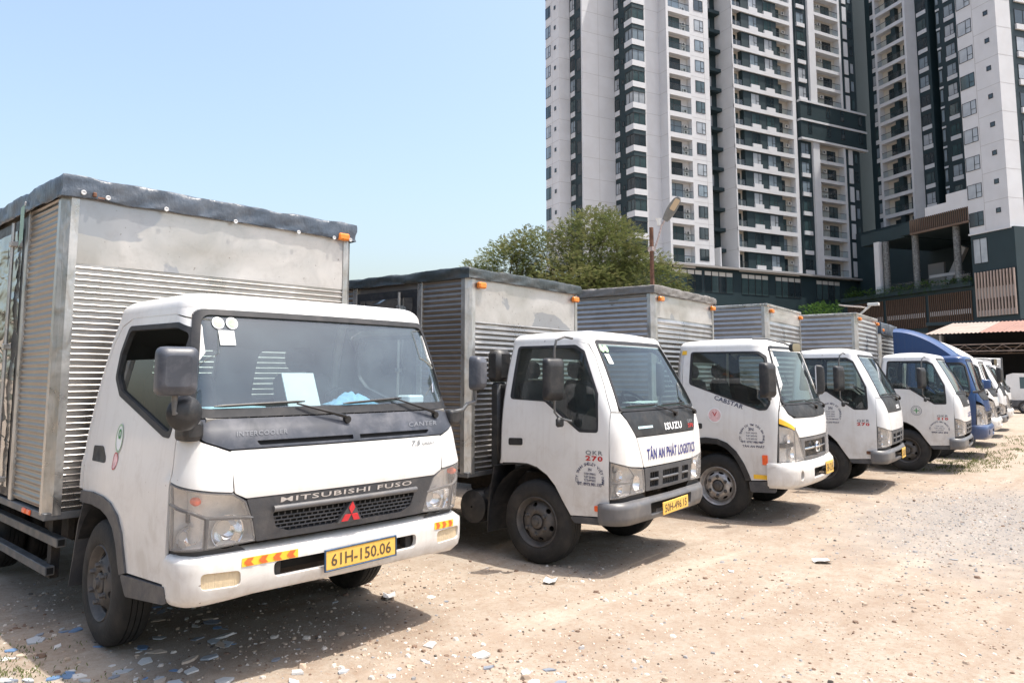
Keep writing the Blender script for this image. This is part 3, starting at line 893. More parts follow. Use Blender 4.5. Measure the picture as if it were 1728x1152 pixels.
tree('tamarind_tree', ctr, 3.0, [lobe(1.0, 7.6, (2.6, 2.6, 2.4)), lobe(-1.4, 7.4, (2.0, 2.0, 1.9), .5), lobe(2.8, 6.3, (2.2, 2.2, 2.0)), lobe(.3, 5.6, (3.2, 3.0, 2.0), -1), lobe(4.0, 4.9, (1.4, 1.4, 1.6)), lobe(.8, 9.2, (1.4, 1.4, 1.1)), lobe(2.1, 8.2, (1.5, 1.5, 1.4)), lobe(4.4, 6.3, (1.3, 1.3, 1.3)), lobe(5.0, 5.0, (1.0, 1.0, 1.3))], 26000, .22, M['leaf'], 'large feathery olive tree rising behind the truck boxes', 11)
tree('tamarind_tree', ctr + sd_ * -3.4 + Vector((.5, .5, 0)), 2.6, [lobe(0, 7.0, (1.9, 1.9, 1.9)), lobe(-1.6, 6.2, (1.7, 1.7, 1.5)), lobe(.8, 8.2, (1.2, 1.2, 1.2)), lobe(-.6, 5.2, (2.5, 2.2, 1.6)), lobe(1.2, 5.6, (1.8, 1.8, 1.6)), lobe(-2.8, 5.6, (1.0, 1.0, .9))], 16000, .22, M['leaf'], 'smaller feathery tree leaning left of the large olive tree', 12)
tree('round_tree', (56.8, 19.8, 0), 2.4, [((0, 0, 5.6), (1.7, 1.7, 1.6)), ((.5, -1.1, 5.2), (1.2, 1.2, 1.1)), ((-.4, 1.1, 5.1), (1.1, 1.1, 1.0))], 3600, .24, M['leaf_g'], 'round bright green tree above the silver truck boxes', 13, .16)
# unseen trees added left of the lot so the steel sides mirror greenery
for k, (x, y, h_) in enumerate(((-9.5, 3.5, 1.0), (-9.0, 8.5, 1.15), (-10.5, 13.5, 1.0), (-8.5, -1.5, .9))):
    tree('reflection_tree', (x, y, 0), 1.8, [((0, 0, 3.9 * h_), (2.3, 2.3, 1.9)), ((.4, 1.6, 3.0 * h_), (1.9, 1.9, 1.6)), ((-.3, -1.5, 2.9 * h_), (1.9, 1.9, 1.6)), ((.2, 0, 1.6), (2.2, 2.4, 1.4))], 1100, .6, M['leaf_g'], 'dense green unseen tree added left of the trucks for steel reflections, %s from the camera' % ('second', 'third', 'farthest', 'nearest')[k], 40 + k, .2, 'unseen trees added for steel reflections', 7)
# planting on the podium terraces
rd = random.Random(4)
pl_root = empty('terrace_planting', (0, 0, 0)); pl_root.parent = None
V = []
bush = foliage('terrace_planting', [((-.25, 5.5 + 1.05 * i, 13.3), (.5, .7, .38 + .3 * rd.random())) for i in range(20)], 1500, .35, M['leaf_g'], TC, 21, spray=7)
bpy.data.objects.remove(pl_root)
bush['kind'] = 'stuff'
def shrub(name, loc, lobes, n, label, seed):
    o = foliage(name, lobes, n, .3, M['leaf_g'], None, seed, spray=7); o.location = loc
    tag(o, label, 'shrub', 'shrubs on the podium terrace'); return o
q = TBW.matrix_basis
shrub('terrace_shrub', TA.matrix_basis @ Vector((49.5, -1.6, 13.2)), [((0, 0, 1.6), (1.7, 1.4, 1.7)), ((1.4, .3, 2.2), (1.3, 1.2, 1.3)), ((2.6, 0, 1.4), (1.4, 1.2, 1.2))], 700, 'broad green shrub at the left end of the podium terrace', 31)
tb = MB(); tb.box(46, 56, -2.6, .0, 0, 13.15); tb.build('terrace_deck', M['b_dark'], TA)
shrub('terrace_shrub', TC.matrix_basis @ Vector((2.0, 14.4, 13.15)), [((0, 0, .7), (.9, .9, .8))], 260, 'dark shrub between the terrace columns', 32)

# street lamp with a rusty square pole
lp = empty('street_lamp', (18.88, 11.3, 0)); tag(lp, 'rusty square pole street lamp with an angled grey lamp head', 'street lamp')
m = MB(); m.box(-.047, .047, -.047, .047, -.2, 6.0, .008); m.build('pole', M['rust'], lp)
r_ = Vector((.664, -.748, 0))
m = MB(); m.tube([Vector((0, 0, 5.35)) + r_ * .08, Vector((0, 0, 5.7)) + r_ * .2, Vector((0, 0, 6.05)) + r_ * .3, Vector((0, 0, 6.25)) + r_ * .42], .028, 8); m.box(-.08, .08, -.08, .08, 5.3, 5.42); m.build('bracket_arm', mat('peeling_paint', (.5, .4, .36), .7, 0, .5, 14), lp)
m = MB(); _ax = (r_ * .48 + Vector((0, 0, .82)) + Vector((-.75, -.66, 0)) * .3).normalized(); _up = Vector((.72, .62, .55)); _sd = _up.cross(_ax).normalized(); _up = _ax.cross(_sd)
Mx = Matrix.Translation(Vector((0, 0, 6.20)) + r_ * .40) @ Matrix((_ax, _sd, _up)).transposed().to_4x4()
rows = []
for k in range(11):
    f = k / 10; x = .78 * f; wv = .05 + .10 * math.sin(PI * min(1, f * .78 + .1)) ** .8; 
    if f > .93: wv *= .6
    rows.append([Mx @ Vector((x, wv * math.cos(2 * PI * j / 14), .06 * math.sin(2 * PI * j / 14) * (1 if math.sin(2 * PI * j / 14) > 0 else .45))) for j in range(15)])
m.grid(rows); m.build('lamp_head', mat('lamp_grey', (.2, .2, .19), .5, 0, .2, 8), lp, smooth=50)
m = MB(); m.add([Mx @ Vector((x, y, -.033)) for x, y in rpoly([(.36, -.085), (.72, -.08), (.72, .08), (.36, .085)], .04)], [tuple(range(24))]); m.build('lamp_diffuser', mat('lamp_diffuser', (.6, .46, .3), .4), lp)
m = MB(); m.lathe([(6.05, .03), (6.1, .06), (6.2, .06), (6.26, .09), (6.28, .001)], 12, 'z', tuple(r_ * .22)); m.build('light_sensor', M['paper'], lp, smooth=40)

# solar lamp standing among the trucks
so = empty('solar_lamp', (22.97, 7.3, 0)); tag(so, 'small solar lamp with a tilted panel above the silver truck boxes', 'street lamp')
m = MB(); m.tube([(0, -.35, 0), (0, -.35, 3.45)], .035, 8); m.build('pole', M['ironbar'], so)
m = MB(); m.tube([(0, -.4, 3.45), (.05, -.75, 3.74)], .03, 8); m.box(-.05, .1, -.95, -.65, 3.70, 3.78, .01); m.build('lamp_arm', M['b_ac'], so)
m = MB(); m.box(-.25, .25, -.35, .28, -.012, .012, .004, Matrix.Translation((0, -.2, 3.72)) @ Matrix.Rotation(R(8), 4, 'X')); m.build('solar_panel', mat('solar_panel', (.55, .5, .47), .3), so)

# open shed with a rust-red corrugated roof
sh = empty('open_shed', (46.2, 0, 0)); tag(sh, 'open shed with rust red corrugated roof and steel trusses at the right', 'shed')
M['redroof'] = mat('red_corrugated', (.26, .135, .10), .65, 0, .15, .8, ((.25, .13, .1), .4, 2)); M['paleroof'] = mat('pale_corrugated', (.30, .235, .195), .6, 0, .15, .8)
def corr(y0, y1, mk, nm):
    rows = [[], []]; n = int((y1 - y0) / .05)
    for k in range(n + 1):
        y = y0 + (y1 - y0) * k / n; h = .022 * math.sin(y * 2 * PI / .2)
        rows[0].append((0, y, 4.0 + h)); rows[1].append((7.2, y, 5.0 + h))
    m = MB(); m.grid(rows); m.build(nm, M[mk], sh, smooth=60)
for k in range(2): corr(7.95 + 1.3 * k + .01, 9.25 + 1.3 * k, 'paleroof', 'roof_sheet')
for k in range(14): corr(7.95 - 1.1 * (k + 1) + .01, 7.95 - 1.1 * k, 'redroof', 'roof_sheet')
for y in (9.8, 5.35, .5, -4.5):
    m = MB(); m.tube([(.3, y, 0), (.3, y, 3.95)], .06, 8); m.build('post', mat('post_grey', (.34, .33, .33), .6, 0, .3, 3, ((.2, .1, .06), .6, 4)), sh)
m = MB()
for x in (.3, 5.5):
    m.box(x - .03, x + .03, -7, 10.4, 3.0, 3.06); m.box(x - .03, x + .03, -7, 10.4, 3.36, 3.42)
    for k in range(40): a = -7 + 17.4 * k / 40; b = a + 17.4 / 40; m.tube([(x, a, 3.06 if k % 2 else 3.36), (x, b, 3.36 if k % 2 else 3.06)], .018, 5)
m.build('truss', mat('truss_rust', (.26, .19, .15), .7, 0, .3, 3), sh)
m = MB(); m.box(7.5, 7.8, -9, 12, 0, 4.9); m.box(.5, 7.5, 11.0, 11.2, 0, 4.2); m.build('back_wall', mat('shed_wall_dark', (.02, .02, .02), .9), sh)
m = MB(); m.box(7.1, 7.45, -9, 12, 4.9, 5.1); m.build('ridge_beam', M['b_dark'], sh)
# ------------------------------------------------------------------ truck building kit
# truck frame: x to the truck's own left (the near side is -x), y backwards from the front, z up
class Tab:
    """smooth monotone curve through (z, value) points, sampled every 4 mm"""
    def __init__(s, pts):
        pts = sorted(pts); n = len(pts)
        x = [p[0] for p in pts]; y = [p[1] for p in pts]
        d = [(y[i + 1] - y[i]) / (x[i + 1] - x[i]) for i in range(n - 1)]
        t = [d[0]] + [0 if d[i - 1] * d[i] <= 0 else 2 * d[i - 1] * d[i] / (d[i - 1] + d[i]) for i in range(1, n - 1)] + [d[-1]]
        s.x0 = x[0] - .2; s.h = .004; m = int((x[-1] + .2 - s.x0) / s.h) + 2; s.v = []
        for k in range(m):
            q = s.x0 + k * s.h
            if q <= x[0]: s.v.append(y[0] + t[0] * (q - x[0])); continue
            if q >= x[-1]: s.v.append(y[-1] + t[-1] * (q - x[-1])); continue
            i = 0
            while q > x[i + 1]: i += 1
            h = x[i + 1] - x[i]; f = (q - x[i]) / h
            s.v.append((1 + 2 * f) * (1 - f) ** 2 * y[i] + f * (1 - f) ** 2 * h * t[i] + f * f * (3 - 2 * f) * y[i + 1] + f * f * (f - 1) * h * t[i + 1])
    def __call__(s, z):
        q = (z - s.x0) / s.h; i = max(0, min(len(s.v) - 2, int(q))); f = q - i
        return s.v[i] + (s.v[i + 1] - s.v[i]) * f

class Cab:
    """a wrap-round skin: front, corners and sides; position by (p, z), p: 0 front centre, 1..2 corner, 2..3 side"""
    G = (.75, .28, 1.2, .08)
    def __init__(s, yf, hw, rc, yr, crown=.05, rr=.05):
        s.yf, s.hw, s.rc, s.yr = Tab(yf), Tab(hw), Tab(rc), Tab(yr); s.c = crown; s.rr = rr
    def _k(s, z):
        H = s.hw(z); r = s.rc(z); F = s.yf(z)
        th = math.atan(2 * s.c * (H - r) / H / H)
        xf = H - r * (1 - math.sin(th)); yc = F + s.c * (xf / H) ** 2
        return H, r, F, th, xf, yc, yc + r * math.cos(th)
    def xy(s, p, z):
        H, r, F, th, xf, yc, ys = s._k(z); a = abs(p); sg = -1 if p < 0 else 1
        if a <= 1: x = xf * a; y = F + s.c * (x / H) ** 2
        elif a <= 2:
            t = th + (a - 1) * (PI / 2 - th); x = xf + r * (math.sin(t) - math.sin(th)); y = yc + r * (math.cos(th) - math.cos(t))
        elif a <= 3: x = H; y = ys + (s.yr(z) - s.rr - ys) * (a - 2)
        else:
            t = min(1, (a - 3)) * PI / 2; x = H - s.rr * (1 - math.cos(t)); y = s.yr(z) - s.rr * (1 - math.sin(t))
        return sg * x, y
    def pos(s, p, z):
        x, y = s.xy(p, z); return Vector((x, y, z))
    def nrm(s, p, z):
        e = .01
        dp = s.pos(p + e, z) - s.pos(p - e, z); dz = s.pos(p, z + .006) - s.pos(p, z - .006)
        n = dp.cross(dz)
        return n.normalized() if n.length > 1e-12 else Vector((0, -1, 0))
    def at(s, p, z, off=0.0):
        return s.pos(p, z) + s.nrm(p, z) * off
    def g(s, p):
        a = abs(p); G = s.G
        v = a * G[0] if a <= 1 else G[0] + (a - 1) * G[1] if a <= 2 else G[0] + G[1] + (a - 2) * G[2] if a <= 3 else G[0] + G[1] + G[2] + (a - 3) * G[3]
        return -v if p < 0 else v
    def ig(s, v):
        a = abs(v); G = s.G
        p = a / G[0] if a <= G[0] else 1 + (a - G[0]) / G[1] if a <= G[0] + G[1] else 2 + (a - G[0] - G[1]) / G[2] if a <= G[0] + G[1] + G[2] else 3 + (a - G[0] - G[1] - G[2]) / G[3]
        return -p if v < 0 else p
    def F(s, x, z):
        H, r, F, th, xf, yc, ys = s._k(z); a = abs(x)
        if a <= xf: p = a / xf
        else: p = 1 + (math.asin(min(1, (a - xf) / r + math.sin(th))) - th) / (PI / 2 - th)
        return (s.g(-p if x < 0 else p), z)
    def S(s, y, z, sg=-1):
        H, r, F, th, xf, yc, ys = s._k(z)
        if y >= ys: p = 2 + (y - ys) / (s.yr(z) - s.rr - ys); p = min(p, 3)
        else: p = 1 + (math.acos(max(0, min(1, math.cos(th) - (y - yc) / r))) - th) / (PI / 2 - th)
        return (s.g(p * sg), z)
    def reg(s, pts, r=.03, kind=None, step=.035):
        """region outline: ('F',x,z) front points, ('S',y,z) near-side points; all of one kind are rounded in real units"""
        if kind:
            q = dens(rpoly(pts, r), step)
            return [s.F(*t) if kind == 'F' else s.S(*t) for t in q]
        full = []
        for i, t in enumerate(pts):
            full.append(t); n_ = pts[(i + 1) % len(pts)]
            if t[0] == n_[0] and abs(t[1]) < 5 and abs(n_[1]) < 5:
                L = math.hypot(t[1] - n_[1], t[2] - n_[2]); k = int(L / .06)
                for j in range(1, k): full.append((t[0], t[1] + (n_[1] - t[1]) * j / k, t[2] + (n_[2] - t[2]) * j / k, 0))
        q = [(*(s.F(t[1], t[2]) if t[0] == 'F' else s.S(t[1], t[2])), *(t[3:4])) for t in full]
        return dens(rpoly(q, r), step)

def mirr(reg): return [(-u, v) for u, v in reversed(reg)]

def patch(cab, name, reg, mat_, parent, holes=(), off=0.0, depth=.012, grid=.075, shape=None):
    holes = list(holes)
    V, F = cdt(reg, holes, grid)
    P = []; NN = []
    for u, z in V:
        p = cab.ig(u); n = cab.nrm(p, z); o = off + (shape(u, z) if shape else 0)
        P.append(cab.pos(p, z) + n * o); NN.append(n)
    verts = list(P); faces = list(F); ln = [NN[i] for f in F for i in f]
    if shape: ln = None
    if depth:
        for lp in [reg] + holes:
            n = len(lp); b = len(verts); top = []; bot = []
            for u, z in lp:
                p = cab.ig(u); nn = cab.nrm(p, z); q = cab.pos(p, z); o = off + (shape(u, z) if shape else 0)
                top.append(q + nn * o); bot.append(q + nn * (off - depth))
            ccw = sum(lp[i][0] * lp[(i + 1) % n][1] - lp[(i + 1) % n][0] * lp[i][1] for i in range(n)) > 0
            verts += top + bot
            for i in range(n):
                j = (i + 1) % n
                f = (b + i, b + n + i, b + n + j, b + j)
                if ccw != (lp is reg): f = f[::-1]
                faces.append(f)
                if ln is not None:
                    a = verts[f[1]] - verts[f[0]]; c = verts[f[3]] - verts[f[0]]
                    fn = a.cross(c); fn = fn.normalized() if fn.length > 1e-12 else Vector((0, 0, 1))
                    ln += [fn] * 4
    me = bpy.data.meshes.new(name)
    me.from_pydata([tuple(v) for v in verts], [], faces)
    me.materials.append(mat_)
    me.polygons.foreach_set('use_smooth', [True] * len(me.polygons))
    if ln is not None: me.normals_split_custom_set([tuple(n) for n in ln])
    else: me.set_sharp_from_angle(angle=R(40))
    return obj(name, me, parent)

def both(cab, name, reg, mat_, parent, holes=(), **kw):
    a = patch(cab, name, reg, mat_, parent, holes, **kw)
    b = patch(cab, name, mirr(reg), mat_, parent, [mirr(h) for h in holes], **kw)
    return a, b

def decal(cab, name, V, F, cx, cz, mat_, parent, kind='S', off=.0035, rot=0.0):
    c, s_ = math.cos(rot), math.sin(rot); P = []
    for u, v in V:
        u, v = u * c - v * s_, u * s_ + v * c
        q = cab.S(cx - u, cz + v) if kind == 'S' else cab.F(cx + u, cz + v)
        P.append(cab.at(cab.ig(q[0]), q[1], off))
    m = MB(); m.add(P, F)
    return m.build(name, mat_, parent, fix=False)

def arc_text(body, rad, a0, a1, size, thick=.01):
    V = []; F = []; n = len(body)
    for i, ch in enumerate(body):
        if ch == ' ': continue
        v, f, _ = text2d(ch, size, thick)
        a = a0 + (a1 - a0) * i / (n - 1); b = len(V)
        t = a - PI / 2
        V += [(rad * math.cos(a) + x * math.cos(t) - y * math.sin(t), rad * math.sin(a) + x * math.sin(t) + y * math.cos(t)) for x, y in v]
        F += [tuple(k + b for k in q) for q in f]
    return V, F

def disc2d(rx, ry=None, n=28, inner=0.0):
    ry = ry or rx
    o = [(rx * math.cos(2 * PI * k / n), ry * math.sin(2 * PI * k / n)) for k in range(n)]
    if not inner: return o, [tuple(range(n))]
    i = [(inner * x, inner * y) for x, y in o]
    return o + i, [(k, (k + 1) % n, n + (k + 1) % n, n + k) for k in range(n)]

def rect2d(w_, h_):
    return [(-w_ / 2, -h_ / 2), (w_ / 2, -h_ / 2), (w_ / 2, h_ / 2), (-w_ / 2, h_ / 2)], [(0, 1, 2, 3)]

def merge2d(*parts):
    V = []; F = []
    for (v, f), dx, dy in parts:
        b = len(V); V += [(x + dx, y + dy) for x, y in v]; F += [tuple(k + b for k in q) for q in f]
    return V, F

def roof(cab, name, zt, r, top, mat_, parent, front_r=None, n_in=7):
    """roof cap: fillet off the wall top and a crowned lid"""
    ps = [-4 + .0 * 0 for _ in ()]
    ring = []
    seq = [-4, -3.6, -3.3, -3] + [-3 + .12 * k for k in range(1, 9)] + [-2 + .125 * k for k in range(0, 9)] + [-1 + .1 * k for k in range(1, 20)] + [1 + .125 * k for k in range(0, 9)] + [2 + .12 * k for k in range(1, 9)] + [3, 3.3, 3.6, 4]
    base = [cab.pos(p, zt) for p in seq]
    # close along the rear
    a, b = base[-1], base[0]
    base += [a.lerp(b, k / 10) for k in range(1, 10)]
    ymid = (min(q.y for q in base) + max(q.y for q in base)) / 2
    rows = [[(q.x * 1.0, q.y, q.z - .02) for q in [cab.pos(p, zt - .02) for p in seq]] + [(q.x, q.y, zt - .02) for q in base[len(seq):]]]
    hwm = max(q.x for q in base); yl = max(abs(q.y - ymid) for q in base)
    for k in range(0, 7):
        t = k / 6 * PI / 2; ins = r * (1 - math.cos(t)); zz = zt + r * math.sin(t) * .9
        rows.append([(q.x * (1 - ins / hwm), ymid + (q.y - ymid) * (1 - ins / yl), zz) for q in base])
    last = rows[-1]
    for k in range(1, n_in + 1):
        f = 1 - k / n_in; zz = last[0][2] + (top - last[0][2]) * (1 - f * f)
        rows.append([(x * f, ymid + (y - ymid) * f, zz) for x, y, _ in last])
    m = MB()
    rows = [list(r_) + [r_[0]] for r_ in rows]
    m.grid(rows)
    return m.build(name, mat_, parent, smooth=50)

# ---- wheels
_wh = {}
def wheel_meshes(style, Rr, wd):
    k = (style, Rr, wd)
    if k in _wh: return _wh[k]
    rr = Rr * .575
    ty = MB()
    side = [(-wd * .46, rr * .98), (-wd * .03, rr * .985), (.0, rr * 1.03), (.012, rr * 1.10), (.016, rr * 1.25), (.010, Rr * .86), (-.006, Rr * .95), (-.022, Rr * .985)]
    prof = list(side)
    xs = [.03, .26, .27, .30, .31, .48, .49, .52, .53, .70, .71, .74, .75, .97]
    gr = [0, 0, 1, 1, 0, 0, 1, 1, 0, 0, 1, 1, 0, 0]
    x0, x1 = -.022, -wd + .022
    for f, g_ in zip(xs, gr): prof.append((x0 + (x1 - x0) * f, Rr * (1 - .012 * (2 * f - 1) ** 2) - (.010 if g_ else 0)))
    prof += [(-wd - h, r_) for h, r_ in reversed(side)]
    ty.lathe(prof, 48, 'x', sgn=-1)
    tm = ty.mesh('tyre', M['rubber_d'] if style == 'g' else M['rubber'], 35)
    # rim: flange and well, then a dished disc with hand holes
    rm = MB()
    rm.lathe([(-.10, rr * .84), (-.04, rr * .86), (-.028, rr * .93), (.004, rr * .98), (.010, rr * 1.02), (.004, rr * 1.045), (-.012, rr * 1.03)], 40, 'x', sgn=-1)
    def dish(r_):
        q = r_ / rr
        return -.055 + .062 * max(0, min(1, (.86 - q) / .32)) ** .8 - (.012 if q < .36 else 0)
    outer = [(rr * .86 * math.cos(2 * PI * i / 40), rr * .86 * math.sin(2 * PI * i / 40)) for i in range(40)]
    holes = [[(rr * .33 * math.cos(2 * PI * i / 20), rr * .33 * math.sin(2 * PI * i / 20)) for i in range(20)]]
    nh = 6 if style == 'g' else 8
    for h in range(nh):
        a = 2 * PI * (h + .3) / nh; ru, rv = (rr * .12, rr * .085) if style == 'g' else (rr * .17, rr * .055)
        holes.append([(rr * .70 * math.cos(a) + (-math.sin(a) * ru * math.cos(t) + math.cos(a) * rv * math.sin(t)), rr * .70 * math.sin(a) + (math.cos(a) * ru * math.cos(t) + math.sin(a) * rv * math.sin(t))) for t in [2 * PI * i / 12 for i in range(12)]])
    f3 = lambda p, d_: (-(dish(math.hypot(*p)) - d_), p[0], p[1])
    fm = flat(outer, holes, f3, .02, rr * .12)
    rm.add(fm.v, fm.f)
    rmesh = rm.mesh('wheel', M['wheel_g'] if style == 'g' else M['wheel_s'], 40)
    hb = MB()
    hb.lathe([(-.12, rr * .36), (-.05, rr * .36), (-.03, rr * .30), (.005, rr * .28), (.012, rr * .24), (.014, rr * .16), (.034, rr * .14), (.038, .001)], 24, 'x', sgn=-1)
    hm = hb.mesh('hub', M['wheel_g'], 40)
    nb = MB()
    nb.lathe([(-.02, .017), (0, .017), (.02, .0165), (.028, .012), (.03, .001)], 6, 'x', sgn=-1)
    nb.lathe([(-.02, .022), (0.0, .022), (.003, .017)], 12, 'x', sgn=-1)
    nm = nb.mesh('wheel_nut', M['wheel_g'], 30)
    bk = MB(); bk.lathe([(-.13, .01), (-.12, rr * .84)], 24, 'x', sgn=-1)
    bm_ = bk.mesh('brake_drum', M['iron'])
    _wh[k] = (rmesh, tm, hm, nm, bm_, rr, dish)
    return _wh[k]

def wheel(parent, x, y, z, style='g', Rr=.375, wd=.19, far=False, nuts=True, steer=0.0):
    rmesh, tm, hm, nm, bm_, rr, dish = wheel_meshes(style, Rr, wd)
    o = obj('wheel', rmesh, parent, (x, y, z))
    o.rotation_euler = (0, 0, (PI if far else 0) + steer)
    obj('tyre', tm, o); obj('hub', hm, o); obj('brake_drum', bm_, o)
    if nuts:
        nn = 6 if style == 'g' else 6
        for k in range(nn):
            a = 2 * PI * (k + .5) / nn
            r_ = rr * .50
            q = obj('wheel_nut', nm, o, (-(dish(r_)), r_ * math.cos(a), r_ * math.sin(a)))
    return o

# ---- cargo box
def ribs(m, fn, u0, u1, z0, z1, pitch, h=.012, w_=.42, nu=2, wob=0.0, seed=0):
    """pressed ribs running along u between z0 and z1; fn(u, z, out)"""
    zs = []; z = z0
    while z < z1 - pitch * .5:
        a = z + pitch * (1 - w_) * .5; b = pitch * w_
        zs += [(z, 0), (a, 0), (a + b * .12, h * .62), (a + b * .32, h * .95), (a + b * .5, h), (a + b * .68, h * .95), (a + b * .88, h * .62), (a + b, 0)]
        z += pitch
    zs.append((z1, 0))
    rows = []
    for zz, hh in zs:
        row = []
        for k in range(nu):
            u = u0 + (u1 - u0) * k / (nu - 1)
            wv = wob * vnoise(u * 1.7 + seed, zz * 1.3, seed) if wob else 0
            row.append(fn(u, zz, hh + wv))
        rows.append(row)
    m.grid(rows)

def tarp(parent, hw, y0, y1, z, drop, matk, seed=0, over=.02, lift=.05, sag=.02, frontk=None):
    """tarpaulin over the box top with a hanging, wrinkled skirt"""
    pts = []; L = y1 - y0; n1 = int(L / .05); n2 = int(2 * hw / .035)
    for k in range(n1): pts.append((-hw, y1 - L * k / n1, -1, 0))
    for k in range(n2 + 1): pts.append((-hw + 2 * hw * k / n2, y0, 0, -1))
    for k in range(1, 25): pts.append((hw, y0 + L * k / 24, 1, 0))
    d = drop
    # (outward, height, wrinkle, sag-with-edge)
    prof = [(-.30, .036, .3, 0), (-.12, .036, .4, 0), (-.03, .034, .4, 0), (.004, .030, .3, 0), (.013, .022, .3, 0), (.016, .0, .4, 0), (.016, -d * .3, .6, .2), (.015, -d * .55, .7, .5), (.014, -d * .8, .7, .8), (.012, -d, .6, 1), (.008, -d - .003, .6, 1)]
    rows = []
    for i, (dq, hq, wa, se) in enumerate(prof):
        row = []
        for k, (x, y, nx, ny) in enumerate(pts):
            s_ = (k * .05 if k < n1 else n1 * .05 + (k - n1) * .035)
            t = s_ + i * .035
            wr = .011 * vnoise(t * 1.6, seed, i * .12) + .012 * vnoise(s_ * 4.5 - i * .3, seed + 5, i * .25) + .006 * vnoise(t * 14, seed + 8, i * .3)
            wr -= .018 * max(0, 1 - abs(vnoise(s_ * 3.0 + i * .22, seed + 20)) * 8)
            edge = d * (.16 * vnoise(s_ * 1.0, seed + 9) + .07 * vnoise(s_ * 4, seed + 2))
            dd = dq + wr * wa; zz = hq - edge * se + wr * .5 * (1 if i < 5 else .3) + (lift * .14 * vnoise(s_ * .6, seed + 3) if i < 5 else 0)
            ex, ey = nx, ny; dc = abs(abs(x) - hw) + abs(y - y0)
            if dc < .06: ex = math.copysign(.75, x); ey = -.75
            row.append((x + ex * (dd + over), y + ey * (dd + over), z + .04 + zz))
        rows.append(row)
    m = MB(); m.grid(rows)
    rl = []
    for j in range(9):
        f = j / 8
        rl.append([(-hw + .27 + (2 * hw - .54) * f, y0 + .27 + (L - .27) * k / 24, z + .076 - sag * math.sin(PI * f) + .015 * vnoise(f * 4, k * .3, seed)) for k in range(25)])
    m.grid(rl)
    return m.build('tarpaulin', M[matk], parent, smooth=48)

